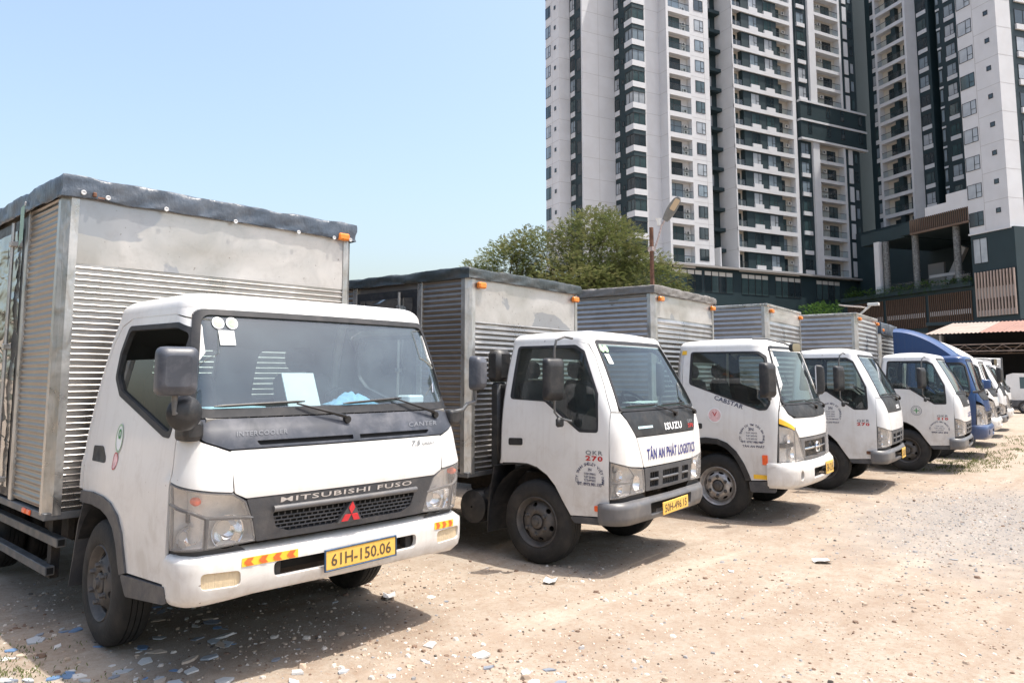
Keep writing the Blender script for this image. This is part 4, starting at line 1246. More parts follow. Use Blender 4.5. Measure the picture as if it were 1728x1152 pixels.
def cargo_box(parent, hw=1.0, y0=1.65, y1=5.9, z0=.77, z1=2.65, pitch=.05, plate_z=2.2, side_y=2.27, tarpk=None, drop=.12, seed=1, fancy=True, side='steel_side', front='steel_front', rib='steel_rib', lampz=None, door=True, lamps=None):
    """ribbed steel box: posts, front plate and ribs, side panels, side door"""
    b = MB()
    b.box(-hw + .02, hw - .02, y0 + .03, y1 - .02, z0 + .03, z1 - .01)
    body = b.build('box_shell', M['steel_side'], parent)
    p = MB()
    pw = .095
    ch = [(-hw, y0 + pw), (-hw - .004, y0 + pw), (-hw - .004, y0 + .045), (-hw + .045, y0 - .004), (-hw + pw, y0 - .004), (-hw + pw, y0 + .02), (-hw + .02, y0 + .02), (-hw + .02, y0 + pw)]
    p.prism(ch, z0 - .02, z1, 'z')
    p.build('corner_post', M['steel_post'], parent, smooth=30)
    p = MB(); p.prism([(-x, y) for x, y in ch], z0 - .02, z1, 'z'); p.build('corner_post', M['steel_post'], parent, smooth=30)
    # front
    fr = MB(); ribs(fr, lambda u, z, h: (u, y0 + .012 - h, z), -hw + pw, hw - pw, z0, plate_z, pitch, .013, .50, 22, .010, seed)
    fr.build('front_ribbed_panel', M[rib], parent, smooth=70)
    if plate_z < z1 - .05:
        pl = MB()
        pl.grid([[(-hw + pw + (2 * hw - 2 * pw) * i / 18, y0 + .004 + .006 * vnoise(i * .35 + seed, j * .5), plate_z + (z1 - plate_z) * j / 6) for i in range(19)] for j in range(7)])
        pl.build('front_plate', M[front], parent, smooth=60)
    # side: ribbed panel by the post, door, ribbed panel behind
    for sg in (-1, 1):
        f = lambda u, z, h, sg=sg: (sg * (hw - .012 + h), u, z)
        ys = [(y0 + pw, side_y)] if (door and sg < 0) else [(y0 + pw, y1)]
        if door and sg < 0: ys.append((side_y + 1.05, y1))
        for a, c in ys:
            s_ = MB(); ribs(s_, f, a, c, z0 + .02, z1 - .02, pitch, .008, .5, 16, .014, seed + 3)
            s_.build('side_ribbed_panel', M[side], parent, smooth=70)
    if door:
        d0, d1 = side_y, side_y + 1.05
        fr = MB()
        fr.box(-hw - .006, -hw + .03, d0 + .0, d0 + .07, z0, z1 - .02, .004)
        fr.box(-hw - .006, -hw + .03, d1 - .07, d1, z0, z1 - .02, .004)
        fr.build('door_frame', M['steel_post'], parent)
        gp = MB(); gp.box(-hw - .002, -hw + .02, d0 + .07, d1 - .07, z0 + .02, z1 - .10)
        gp.build('door_gasket', M['plastic'], parent)
        dm = MB()
        dm.grid([[(-hw - .006 - .012 * vnoise(j * .5, k * .4, seed), d0 + .13 + (d1 - d0 - .26) * j / 10, z0 + .08 + (z1 - z0 - .26) * k / 16) for j in range(11)] for k in range(17)])
        dr = dm.build('side_door', M['steel_door'], parent, smooth=60)
        rd = MB(); rd.tube([(-hw - .03, d0 + .30, z0 + .02), (-hw - .03, d0 + .30, z1 - .12)], .014, 8)
        for zz in (z0 + .1, (z0 + z1) / 2, z1 - .3): rd.box(-hw - .05, -hw, d0 + .27, d0 + .33, zz, zz + .04, .004)
        rd.build('lock_rod', M['steel_post'], dr)
    # bottom sill, roof and lamps
    s_ = MB(); s_.box(-hw - .004, hw + .004, y0 - .002, y1, z0 - .05, z0 - .003, .004)
    s_.build('bottom_sill', M['ironbar'], parent)
    s_ = MB()
    t = .045
    s_.box(-hw - .006, hw + .006, y0 - .008, y0 + t, z1 - .03, z1 + .012, .006)
    s_.box(-hw - .006, -hw + t, y0 + t + .002, y1, z1 - .03, z1 + .012, .006)
    s_.box(hw - t, hw + .006, y0 + t + .002, y1, z1 - .03, z1 + .012, .006)
    s_.build('top_rail', M['steel_post'], parent)
    s_ = MB(); s_.grid([[(-hw + .03 + (2 * hw - .06) * i / 6, y0 + .03 + (y1 - y0 - .06) * j / 6, z1 + .004 + .02 * math.sin(PI * i / 6)) for i in range(7)] for j in range(7)])
    s_.build('roof_sheet', M['alu'], parent, smooth=60)
    lz = lampz if lampz else z1 - .10
    for x in (lamps if lamps is not None else (-hw + .16, hw - .12)):
        l = MB(); l.box(x - .055, x + .055, y0 - .055, y0, lz - .03, lz + .03, .012)
        l.build('marker_lamp', M['amber'], parent)
    if tarpk: tarp(parent, hw, y0, y1, z1, drop, tarpk, seed)

# ---- running gear shared by all the trucks
def chassis(parent, y1=5.7, wz=.40, wy=1.0, ry=3.9, Rr=.375, track=.82, style='g', nuts=True, steer=0.0, outer=None):
    outer = outer if outer is not None else -(track + .1)
    c = MB()
    for x in (-.37, .37): c.box(x - .035, x + .035, .35, y1, .56, .74, .006)
    for y in (.5, 1.7, 2.6, 3.4, 4.3, 5.2): c.box(-.335, .335, y - .04, y + .04, .60, .70)
    c.build('chassis_frame', M['iron'], parent)
    a = MB(); a.tube([(-track, wy, wz), (-.5, wy, wz - .03), (.5, wy, wz - .03), (track, wy, wz)], .045, 8); a.build('front_axle', M['iron'], parent)
    e = MB(); e.box(-.32, .32, .45, 1.55, .42, .85, .05); e.box(-.22, .22, 1.6, 2.3, .45, .62, .04); e.build('engine', M['iron'], parent)
    wheel(parent, outer, wy, wz, style, Rr, .19, False, nuts, steer)
    wheel(parent, -outer, wy, wz, style, Rr, .19, True, False, steer)
    a = MB(); a.tube([(-.8, ry, wz), (-.2, ry, wz), (0, ry, wz), (.2, ry, wz), (.8, ry, wz)], [.06, .06, .17, .06, .06], 10); a.build('rear_axle', M['iron'], parent)
    for far in (False, True):
        s_ = 1 if far else -1
        wheel(parent, s_ * .93, ry, wz, 'g', Rr, .19, far, False)
        wheel(parent, s_ * .70, ry, wz, 'g', Rr, .19, far, False)
    t = MB(); t.box(.45, .85, 2.2, 3.1, .45, .80, .06); t.build('fuel_tank', M['iron'], parent)
    t = MB(); t.box(-.80, -.45, 2.3, 2.9, .48, .80, .03); t.build('battery_box', M['iron'], parent)

def seats(parent, y, hw, z0=.98, headz=1.72):
    for x in (-hw * .55, hw * .55):
        s_ = MB(); s_.box(x - .25, x + .25, y - .52, y, z0, z0 + .16, .05)
        o = s_.build('seat', M['seat'], parent, smooth=40)
        b = MB(); Mx = Matrix.Translation((x, y, z0 + .12)) @ Matrix.Rotation(R(-12), 4, 'X')
        b.box(-.24, .24, -.07, .05, 0, .56, .05, Mx); b.box(-.13, .13, -.06, .03, .58, .76, .05, Mx)
        b.build('seat_back', M['seat'], o, smooth=40)

def steering(parent, x, y, z):
    m = MB(); Mx = Matrix.Translation((x, y, z)) @ Matrix.Rotation(R(38), 4, 'X')
    ring = [(.2 * math.cos(2 * PI * k / 28), .2 * math.sin(2 * PI * k / 28), 0) for k in range(28)]
    m.tube(ring, .014, 8, closed=True)
    m.tube([(-.19, 0, 0), (0, -.02, -.03), (.19, 0, 0)], .013, 6); m.tube([(0, -.02, -.03), (0, 0, -.35)], .03, 8)
    m.lathe([(-.05, .06), (-.01, .055), (0, .001)], 14)
    m.xf(Mx)
    m.build('steering_wheel', M['plastic'], parent, smooth=50)

def cab_shell(cab, parent, zb, zt, holes, arch, mat_=None):
    """dark inner skin with openings for the glass, back wall with windows, floor"""
    o = [(-2.39, zt), (-2.39, zb)]
    reg = cab.reg([('S', 9, zt + .0), ('S', 9, .95)] + [('S', y, z) for y, z in arch] + [('S', .17, zb), ('F', -.3, zb)], 0)
    full = reg + mirr(reg)
    full = dens([(-cab.g(3), zt)] + [q for q in reg if q[1] < zt - .001] + [q for q in mirr(reg) if q[1] < zt - .001] + [(cab.g(3), zt)], .06)
    return patch(cab, 'inner_skin', full, M['inner'], parent, holes, off=-.022, depth=0, grid=.11)

def back_wall(cab, parent, zb, zt, wins, mat_='white'):
    zs = [zb + (zt - zb) * k / 10 for k in range(11)]
    H = lambda z: cab.hw(z) - cab.rr
    outer = [(-H(zb), zb)] + [(H(z), z) for z in zs] + [(-H(z), z) for z in reversed(zs[1:])]
    hl = [dens(rpoly([(a, c), (b, c), (b, d_), (a, d_)], .05), .06) for a, b, c, d_ in wins]
    fn = lambda p, d_: (p[0], cab.yr(p[1]) - d_, p[1])
    m = flat(dens(outer, .12), hl, fn, .03, .2)
    o = m.build('back_wall', M[mat_], parent)
    flat(dens(outer, .12), hl, lambda p, d_: (p[0] * .97, cab.yr(p[1]) - .045, p[1]), None, .2).build('cab_lining', M['inner'], o)
    for h in hl:
        g_ = flat(h, [], lambda p, d_: (p[0], cab.yr(p[1]) - .012, p[1]))
        g_.build('rear_window', M['glass'], o)
    return o

def fender_arc(parent, x0, x1, y, z, r, a0, a1, flap=None):
    m = MB(); rows = []
    for k in range(15):
        a = R(a0 + (a1 - a0) * k / 14)
        rows.append([(x, y + r * math.cos(a), z + r * math.sin(a)) for x in (x0, x1)])
    m.grid(rows)
    m.build('wheel_arch_liner', M['plastic'], parent, smooth=60)

def mirror_arm(parent, head, size, path, r=.012, tilt=0.0, yaw=0.0, back='plastic', face=True, rnd=.04):
    """mirror head on a bent pipe; the glass looks backwards"""
    a = MB(); a.tube(path, r, 8); arm = a.build('mirror_arm', M['ironbar'], parent, smooth=50)
    w_, h_, d_ = size
    pl = rpoly([(-w_ / 2, -h_ / 2), (w_ / 2, -h_ / 2), (w_ / 2, h_ / 2), (-w_ / 2, h_ / 2)], rnd, 4)
    Mx = Matrix.Translation(head) @ Matrix.Rotation(yaw, 4, 'Z') @ Matrix.Rotation(tilt, 4, 'Y')
    m = MB(); rows = []
    for f, yy in ((.62, -d_), (.85, -d_ * .9), (.97, -d_ * .6), (1, 0), (1, .012), (.95, .014)):
        rows.append([Mx @ Vector((x * f, yy, z * f)) for x, z in pl + [pl[0]]])
    m.grid(rows)
    b = len(m.v); m.add(rows[0][:-1], [tuple(range(len(pl)))])
    hd = m.build('mirror_head', M[back], arm, smooth=50)
    g_ = MB(); g_.add([Mx @ Vector((x * .95, .0135, z * .95)) for x, z in pl], [tuple(range(len(pl)))])
    g_.build('mirror_glass', M['mirror'], hd)
    return arm

def wiper(cab, parent, base, tip, b0, b1):
    """arm from base (x,z) to tip on the screen, blade from b0 to b1"""
    P = lambda x, z, o: cab.at(cab.ig(cab.F(x, z)[0]), z, o)
    m = MB()
    mid = ((base[0] + tip[0]) / 2, (base[1] + tip[1]) / 2)
    m.tube([P(*base, .015), P(base[0] * .85 + mid[0] * .15, base[1] * .85 + mid[1] * .15, .035), P(*mid, .035), P(*tip, .022)], [.014, .012, .007, .005], 6)
    m.lathe([(-.02, .022), (.012, .022), (.02, .012)], 10, 'y', P(*base, .01), caps=True)
    a = m.build('wiper_arm', M['wiper'], parent, smooth=50)
    k = MB(); n = 10
    k.tube([P(b0[0] + (b1[0] - b0[0]) * i / n, b0[1] + (b1[1] - b0[1]) * i / n, .012) for i in range(n + 1)], [.004] + [.008] * (n - 1) + [.004], 6)
    k.build('wiper_blade', M['wiper'], a, smooth=50)

def plate(parent, text, cx, y, cz, wd=.52, ht=.11, rim=True, tilt=0.0, rz=0.0):
    Mx = Matrix.Translation((cx, y, cz)) @ Matrix.Rotation(rz, 4, 'Z') @ Matrix.Rotation(tilt, 4, 'Y')
    m = MB(); m.box(-wd / 2, wd / 2, -.004, .004, -ht / 2, ht / 2, .003, Mx)
    o = m.build('number_plate', M['plate'], parent)
    if rim:
        r_ = MB(); b = .008
        for a, c, e, f in ((-wd / 2 - b, wd / 2 + b, -ht / 2 - b, -ht / 2), (-wd / 2 - b, wd / 2 + b, ht / 2, ht / 2 + b), (-wd / 2 - b, -wd / 2, -ht / 2, ht / 2), (wd / 2, wd / 2 + b, -ht / 2, ht / 2)):
            r_.box(a, c, -.008, .006, e, f, .002, Mx)
        r_.build('plate_rim', M['plate_rim'], o)
    V, F = fit_text(text, wd * .86, ht * .62, .012)
    t = MB(); t.add([Mx @ Vector((u, -.0055, v - ht * .31)) for u, v in V], F); t.build('plate_number', M['plate_ink'], o, fix=False)
    return o
# ------------------------------------------------------------------ wide white cab of the nearest truck
def canter(root, P='white', full=True):
    W = M[P]
    cab = Cab(yf=[(.45, .05), (.6, .03), (.78, -.01), (.95, -.035), (1.05, -.045), (1.28, -.015), (1.36, .015), (1.44, .06), (1.75, .165), (2.05, .28), (2.12, .31)],
              hw=[(.45, .982), (.75, .985), (1.1, .985), (1.16, .972), (1.3, .962), (1.45, .945), (1.75, .912), (2.05, .875), (2.12, .862)],
              rc=[(.45, .16), (1.1, .16), (1.28, .17), (1.45, .15), (2.05, .13), (2.12, .13)],
              yr=[(.45, 1.63), (.9, 1.63), (1.1, 1.62), (1.4, 1.58), (1.665, 1.52), (1.89, 1.44), (2.05, 1.36), (2.12, 1.32)], crown=.05, rr=.06)
    zt = 2.06
    # outlines on the near side (y, z)
    arch_o = [(1.50, .945), (1.30, .955), (1.13, .945), (1.00, .92), (.88, .862), (.80, .77), (.755, .66), (.715, .565)]
    arch_i = [(1.50, .875), (1.30, .88), (1.14, .868), (1.03, .84), (.935, .785), (.87, .70), (.83, .60), (.80, .54)]
    door = [(.215, .59, .01), (.205, 1.10, 0), (.205, 1.45, 0), (.225, 1.80, .05), (.30, 1.985, .08), (.45, 2.02, .1), (1.09, 2.028, .05), (1.24, 1.985, .06), (1.33, 1.88, .05), (1.43, 1.65, .1), (1.495, 1.25, .05), (1.50, .945, .01)] + [(y, z, 0) for y, z in arch_o[1:]]
    dreg = cab.reg(door, .0, 'S')
    win = cab.reg([(1.125, 1.985, .06), (.40, 1.975, .08), (.275, 1.93, .06), (.262, 1.70, .02), (.262, 1.42, .03), (.285, 1.335, .03), (.37, 1.34, .04), (1.10, 1.55, .06), (1.215, 1.66, .06), (1.205, 1.82, .05)], .04, 'S')
    wing = cab.reg([(1.095, 1.955, .05), (.41, 1.945, .06), (.305, 1.91, .05), (.292, 1.70, .02), (.29, 1.43, .02), (.305, 1.372, .02), (.36, 1.372, .03), (1.09, 1.585, .05), (1.182, 1.67, .05), (1.17, 1.81, .04)], .03, 'S')
    wso = cab.reg([(-.835, 2.05, .07), (-.93, 1.445, .05), (.93, 1.445, .05), (.835, 2.05, .07)], .06, 'F')
    wsi = cab.reg([(-.80, 2.018, .06), (-.888, 1.492, .05), (.888, 1.492, .05), (.80, 2.018, .06)], .06, 'F')
    front_open = cab.reg([('S', .20, 1.12), ('S', .20, 1.43), ('F', -.93, 1.44), ('F', .93, 1.44)], 0)
    half = cab.reg([('F', -.0, 1.438), ('F', -.93, 1.438), ('S', .198, 1.428), ('S', .198, .70), ('S', .2, .46), ('F', -.3, .46), ('F', 0, .46)], 0)
    # white body: pillars and roof rails
    side_cut = lambda: None
    top = zt
    outer_l = [(-cab.g(3.9), top), (-cab.g(3.9), .95)] + [(cab.S(y, z)) for y, z in ((1.55, .95), (1.505, .955))] + [(q[0] - .004, q[1]) for q in cab.reg([(1.503, .96), (1.498, 1.25), (1.437, 1.65), (1.335, 1.885), (1.245, 1.993), (1.09, 2.034), (.45, 2.026), (.29, 1.992), (.217, 1.80), (.199, 1.45)], 0, 'S')[:0]]
    dgap = cab.reg([(y + (.006 if y > .9 else -.006), z + (.006 if z > 1.9 else 0)) for y, z in ((1.50, .96), (1.497, 1.25), (1.43, 1.65), (1.33, 1.88), (1.24, 1.985), (1.09, 2.028), (.45, 2.02), (.30, 1.985), (.225, 1.80), (.205, 1.45))], .04, 'S', )
    # open chain along the door top, from rear bottom to the screen corner
    ch = [(1.506, .955), (1.503, 1.25), (1.437, 1.65), (1.337, 1.885), (1.246, 1.992), (1.09, 2.035), (.45, 2.027), (.293, 1.992), (.218, 1.80), (.199, 1.45)]
    chq = []
    for i in range(len(ch) - 1):
        for k in range(6):
            f = k / 6; chq.append(cab.S(ch[i][0] + (ch[i + 1][0] - ch[i][0]) * f, ch[i][1] + (ch[i + 1][1] - ch[i][1]) * f))
    chq.append(cab.S(*ch[-1]))
    L = [(-cab.g(3.95), top), (-cab.g(3.95), .955)] + chq + [cab.F(-.95, 1.445), cab.F(-.935, 1.445)]
    body = L + [(q[0], q[1]) for q in mirr(L)]
    wtop = [q for q in wso]
    # the body runs up and over the screen: cut the screen out along its lower open edge by closing it at z=1.445
    body = dens(body, .05)
    wcut = cab.reg([(-.84, 2.055, .07), (-.934, 1.446, .0), (.934, 1.446, .0), (.84, 2.055, .07)], .06, 'F')
    patch(cab, 'cab_body', body, W, root, [[(u, max(v, 1.4465)) for u, v in wcut]], depth=.015, grid=.08)
    roof(cab, 'cab_roof', zt, .105, 2.178, W, root)
    lo = cab.reg([('S', .192, 1.107, .01), ('F', -.735, 1.048, .02), ('F', -.665, 1.0, .04), ('F', -.62, .90, .02), ('F', -.588, .785, .02), ('S', .165, .772, .01)], .02)
    cab_shell(cab, root, .50, zt, [wing, mirr(wing), wsi, lo, mirr(lo)], [(1.5, .9)] + arch_i)
    back_wall(cab, root, .92, zt + .02, [(-.62, -.16, 1.50, 1.86), (.16, .62, 1.50, 1.86)], P)
    # doors
    for sg in (0, 1):
        f = (lambda q: q) if sg == 0 else mirr
        d_ = patch(cab, 'door', f(dreg), W, root, [f(win)], depth=.018, grid=.08)
        patch(cab, 'window_seal', f(win), M['seal'], d_, [f(wing)], off=.003, depth=.03, grid=None)
        gl = cab.reg([(1.162, 1.772, .02), (.30, 1.772, .02), (.292, 1.70, .02), (.29, 1.43, .02), (.305, 1.372, .02), (.36, 1.372, .03), (1.09, 1.585, .05), (1.182, 1.67, .05)], .02, 'S')
        patch(cab, 'window_pane', f(gl if sg == 0 else wing), M['glass_dark'] if sg == 0 else M['glass'], d_, off=-.016, depth=0, grid=.12)
        hd = cab.reg([(1.385, 1.235, .02), (1.225, 1.24, .05), (1.14, 1.14, .02), (1.385, 1.14, .02)], .02, 'S')
        patch(cab, 'door_handle', f(hd), M['plastic'], d_, off=.004, depth=.01, grid=None)
        fl = cab.reg([(y, z, 0) for y, z in arch_o] + [(y, z, 0) for y, z in reversed(arch_i)], 0, 'S')
        patch(cab, 'wheel_arch_flare', f(fl), M['plastic_g'], root, off=.012, depth=.05, grid=.06)
        sl = cab.reg([(.79, .548, .02), (.20, .582, .01), (.175, .497, .03), (.70, .44, .04)], .02, 'S')
        patch(cab, 'sill_step', f(sl), M['plastic_g'], root, off=.012, depth=.06, grid=.06)
        # corner panel between door and bonnet
        cp = cab.reg([('F', -.748, 1.268, .01), ('F', -.89, 1.325, .06), ('F', -.945, 1.432, .01), ('S', .195, 1.432, .01), ('S', .195, 1.118, .01), ('F', -.735, 1.057, .01)], .01)
        patch(cab, 'corner_panel', f(cp), W, root, depth=.015, grid=.06)
        # headlamp
        h = patch(cab, 'headlamp', f(lo), M['reflector'], root, off=-.095, depth=-.09, grid=.06)
        bz = MB()
        def bar(pts, r_=.007):
            q = [cab.F(t[1], t[2]) if t[0] == 'F' else cab.S(t[1], t[2]) for t in pts]
            path = []
            for i in range(len(q) - 1):
                for k in range(5):
                    t = k / 5; path.append((q[i][0] + (q[i + 1][0] - q[i][0]) * t, q[i][1] + (q[i + 1][1] - q[i][1]) * t))
            path.append(q[-1])
            if sg: path = [(-u, v) for u, v in path]
            bz.tube([cab.at(cab.ig(u), v, -.010) for u, v in path], r_, 6)
        bar([('S', .19, 1.0), ('F', -.93, .965), ('F', -.87, .935), ('F', -.615, .912)], .011)
        bar([('F', -.862, .935), ('F', -.855, .775)], .014)
        bar([('S', .192, 1.107), ('F', -.735, 1.048), ('F', -.665, 1.0), ('F', -.62, .90), ('F', -.588, .785), ('F', -.88, .772), ('S', .165, .772), ('S', .192, 1.107)], .008)
        bz.build('lamp_bezel', M['bump_g'], h, smooth=60)
        s_ = 1 if sg else -1
        bw = MB(); bw.lathe([(.05, .015), (.035, .05), (.0, .078), (-.025, .084), (-.03, .09)], 24, 'y', (s_ * .735, .062, .848)); bw.build('headlight_bowl', M['chrome'], h, smooth=60)
        bw = MB(); bw.lathe([(.05, .02), (.03, .05), (.0, .062)], 20, 'y', (s_ * .91, .125, .83)); bw.build('side_lamp_bowl', M['chrome'], h, smooth=60)
        bb = MB(); bb.lathe([(-.03, .001), (-.025, .016), (0, .024), (.03, .02)], 14, 'y', (s_ * .90, .062, 1.02)); bb.build('turn_bulb', M['orange'], h, smooth=60)
        patch(cab, 'lamp_lens', f(lo), M['lens'], h, off=0.0, depth=.012, grid=.06)
        # front arch liner and flap
        x0, x1 = (-.96, -.62) if sg == 0 else (.62, .96)
        fender_arc(root, x0, x1, 1.19, .42, .47, 25, 170)
        fp = MB(); s2 = -1 if sg == 0 else 1
        pts = [(1.50, .90), (1.60, .70), (1.66, .48), (1.72, .30), (1.725, .30), (1.67, .48), (1.61, .71), (1.51, .905)]
        fp.prism(pts, s2 * .97, s2 * .62, 'x'); fp.build('mud_flap', M['plastic_g'], root)
    # windscreen
    ws = patch(cab, 'windscreen', wsi, M['glass_ws'], root, off=-.008, depth=0, grid=.12)
    patch(cab, 'windscreen_seal', wso, M['seal'], ws, [wsi], off=.006, depth=.03, grid=None)
    # cowl, bonnet, grille
    cw = cab.reg([(-.925, 1.438, .01), (-.885, 1.33, .07), (-.752, 1.28, .03), (.752, 1.28, .03), (.885, 1.33, .07), (.925, 1.438, .01)], .02, 'F')
    slots = [cab.reg([(-.60, 1.318, .01), (-.58, 1.294, .01), (.022, 1.294, .004), (.022, 1.318, .004)], .006, 'F'), cab.reg([(.072, 1.318, .004), (.072, 1.294, .004), (.62, 1.294, .01), (.65, 1.318, .01)], .006, 'F')]
    co = patch(cab, 'cowl', cw, M['plastic_d'], root, slots, off=.004, depth=.02, grid=.07)
    for s_ in slots: patch(cab, 'cowl_slot', s_, M['black'], co, off=-.014, depth=0, grid=None)
    bo = cab.reg([(-.748, 1.273, .01), (-.728, 1.052, .02), (-.664, 1.02, .02), (.664, 1.02, .02), (.728, 1.052, .02), (.748, 1.273, .01)], .01, 'F')
    patch(cab, 'bonnet', bo, W, root, depth=.018, grid=.08)
    gp = cab.reg([(-.660, 1.015, .01), (-.615, .90, .02), (-.582, .778, .01), (.582, .778, .01), (.615, .90, .02), (.660, 1.015, .01)], .01, 'F')
    mo = cab.reg([(-.505, .925, .015), (-.475, .842, .02), (-.40, .812, .03), (.40, .812, .03), (.475, .842, .02), (.505, .925, .015)], .02, 'F')
    gr = patch(cab, 'grille', gp, M['plastic_g'], root, [mo], off=-.002, depth=.05, grid=.06)
    patch(cab, 'grille_back', mo, M['black'], gr, off=-.06, depth=0, grid=None)
    m = MB()
    Pn = lambda x, z, o: cab.at(cab.ig(cab.F(x, z)[0]), z, o)
    zr = [.918, .897, .875, .853, .831, .815]
    for i, z in enumerate(zr[1:-1]):
        hx = .50 if z > .85 else .47
        m.tube([Pn(-hx + 2 * hx * k / 16, z, -.012) for k in range(17)], .0045, 5)
    for i in range(5):
        for k in range(27):
            x = -.50 + 1.0 * (k + (.5 if i % 2 else 0)) / 26
            if abs(x) > .495: continue
            m.tube([Pn(x, zr[i], -.014), Pn(x, zr[i + 1], -.014)], .0045, 5)
    m.build('grille_mesh', M['plastic_g'], gr, smooth=60)
    m = MB(); m.tube([Pn(-.505 + 1.01 * k / 16, .947, .008) for k in range(17)], .017, 8); m.build('grille_bar', M['bump_g'], gr, smooth=60)
    # bumper, its own wrap-round skin
    bc = Cab(yf=[(.47, .03), (.50, -.005), (.53, -.035), (.60, -.05), (.70, -.05), (.722, -.045), (.738, -.02), (.748, .04), (.752, .07)],
             hw=[(.47, .95), (.53, .985), (.70, .99), (.738, .98), (.752, .96)], rc=[(.47, .15), (.72, .16), (.752, .13)], yr=[(.47, .24), (.752, .24)], crown=.035, rr=.01)
    br = bc.reg([('S', 9, .745, .01), ('S', 9, .52, .03), ('F', -.72, .50, .02), ('F', -.4, .51), ('F', 0, .512)], 0)
    top = [(-bc.g(3), .735)] + [bc.S(.2, .735), bc.F(-.95, .745), bc.F(-.9, .75)]
    low = [bc.F(-.60, .512), bc.F(-.72, .50), bc.F(-.92, .487), bc.S(.14, .50), (-bc.g(3), .53)]
    loop = [(0, .75)] + top[::-1] + low[::-1] + [(0, .512)]
    loop = [(0, .752), bc.F(-.9, .752), bc.F(-.96, .748), bc.S(.2, .742), (-bc.g(2.95), .738), (-bc.g(2.95), .53), bc.S(.14, .497), bc.F(-.92, .487), bc.F(-.72, .50), bc.F(-.60, .512), (0, .512)]
    loop = dens(loop + [q for q in mirr(loop)[1:-1]], .04)
    sl = bc.reg([(-.50, .665, .03), (-.497, .582, .035), (.497, .582, .035), (.505, .665, .03)], .03, 'F')
    fg = bc.reg([(-.895, .665, .025), (-.89, .582, .025), (-.685, .572, .03), (-.687, .652, .03)], .03, 'F')
    bu = patch(bc, 'bumper', loop, W, root, [sl, fg, mirr(fg)], depth=.03, grid=.05)
    patch(bc, 'bumper_slot', sl, M['black'], bu, off=-.10, depth=0, grid=None)
    m = MB(); m.box(-.46, .46, .06, .10, .60, .65, .006); m.box(-.485, -.44, -.01, .05, .585, .66, .004); m.box(.44, .485, -.01, .05, .585, .66, .004); m.build('bumper_bracket', M['iron'], bu)
    for k in (0, 1):
        f = (lambda q: q) if k == 0 else mirr
        lf = patch(bc, 'fog_lamp', f(fg), M['yfog'], bu, off=-.012, depth=0, grid=.03)
    for x0, x1, dirn in ((-.684, -.356, -1), (.662, .835, 1)):
        n = 4 if dirn < 0 else 3
        wd = (x1 - x0); V, F = rect2d(wd, .044)
        rot = 0.0
        st = decal(bc, 'reflector_strip', V, F, (x0 + x1) / 2, .689, M['yellow'], bu, 'F', .003)
        for i in range(n):
            c = x0 + wd * (i + .5) / n - (x0 + x1) / 2; a = wd / n * .32
            pts = [(c - a * dirn, .019), (c + a * .35 * dirn, .019), (c + a * 1.15 * dirn, 0), (c + a * .35 * dirn, -.019), (c - a * dirn, -.019), (c - a * .3 * dirn, 0)]
            decal(bc, 'chevron', pts, [(0, 1, 2, 5), (5, 2, 3, 4)], (x0 + x1) / 2, .689, M['orange'], st, 'F', .005)
    plate(root, '61H-150.06', .063, -.065, .622, .50, .108, True, R(-1.2))
    # letters and emblem
    V, F = fit_text('MITSUBISHI FUSO', .93, .027, .012, 1.12); decal(cab, 'front_lettering', V, F, 0, .978, M['silver'], gr, 'F', .004)
    em = MB(); h_ = .044
    tri = [(0, .118), (-.082, -.006), (.082, -.006)]
    em.add([Pn(0, .945, .016), Pn(-.085, .812, .016), Pn(.085, .812, .016), Pn(0, .945, -.02), Pn(-.085, .812, -.02), Pn(.085, .812, -.02)], [(0, 1, 2), (0, 3, 4, 1), (1, 4, 5, 2), (2, 5, 3, 0)])
    eo = em.build('emblem', M['plastic_g'], gr)
    s3 = math.sqrt(3)
    cx, cz, d_ = 0, .858, .040
    for ang in (90, 210, 330):
        a = R(ang); t = (math.cos(a), math.sin(a)); n_ = (-t[1], t[0])
        pts = [(0, 0), (d_ * t[0] + n_[0] * d_ * .5774, d_ * t[1] + n_[1] * d_ * .5774), (2 * d_ * t[0], 2 * d_ * t[1]), (d_ * t[0] - n_[0] * d_ * .5774, d_ * t[1] - n_[1] * d_ * .5774)]
        pts = [(u * .93, v * .93) for u, v in pts]
        e = MB(); e.add([Pn(cx + u, cz + v, .020) for u, v in pts] + [Pn(cx + u, cz + v, .012) for u, v in pts], [(0, 1, 2, 3)] + [(i, i + 4, (i + 1) % 4 + 4, (i + 1) % 4) for i in range(4)])
        e.build('emblem_diamond', M['red'], eo)
    for body, x0, x1, z_, h__, mk, th in (('INTERCOOLER', -.705, -.41, 1.345, .024, 'ink_grey', .0), ('CANTER', .477, .728, 1.342, .026, 'ink_grey', .01)):
        V, F = fit_text(body, x1 - x0, h__, th, 1.1, .2); decal(cab, 'cowl_lettering', V, F, (x0 + x1) / 2, z_, M['cowl_letter'], co, 'F', .007)
    V, F = fit_text('7.5', .085, .032, .03, 1.0, .25); decal(cab, 'badge_number', V, F, .515, 1.222, M['ink_grey'], root, 'F', .004)
    V, F = fit_text('GREAT', .12, .016, .03, 1.0, .25); decal(cab, 'badge_word', V, F, .625, 1.222, M['ink_grey'], root, 'F', .004)
    # door stickers
    parts = merge2d((disc2d(.052, .085), 0, 0)); decal(cab, 'oval_sticker', *parts, .98, 1.30, M['paper'], root, 'S', .003)
    decal(cab, 'oval_sticker_ring', *disc2d(.052, .085, 28, .86), .98, 1.30, M['st_green'], root, 'S', .005)
    decal(cab, 'oval_sticker_mark', *disc2d(.022, .030, 20, .5), .98, 1.325, M['ink_green'], root, 'S', .005)
    decal(cab, 'pink_sticker', *disc2d(.036, .052), 1.0, 1.165, M['st_pink'], root, 'S', .003)
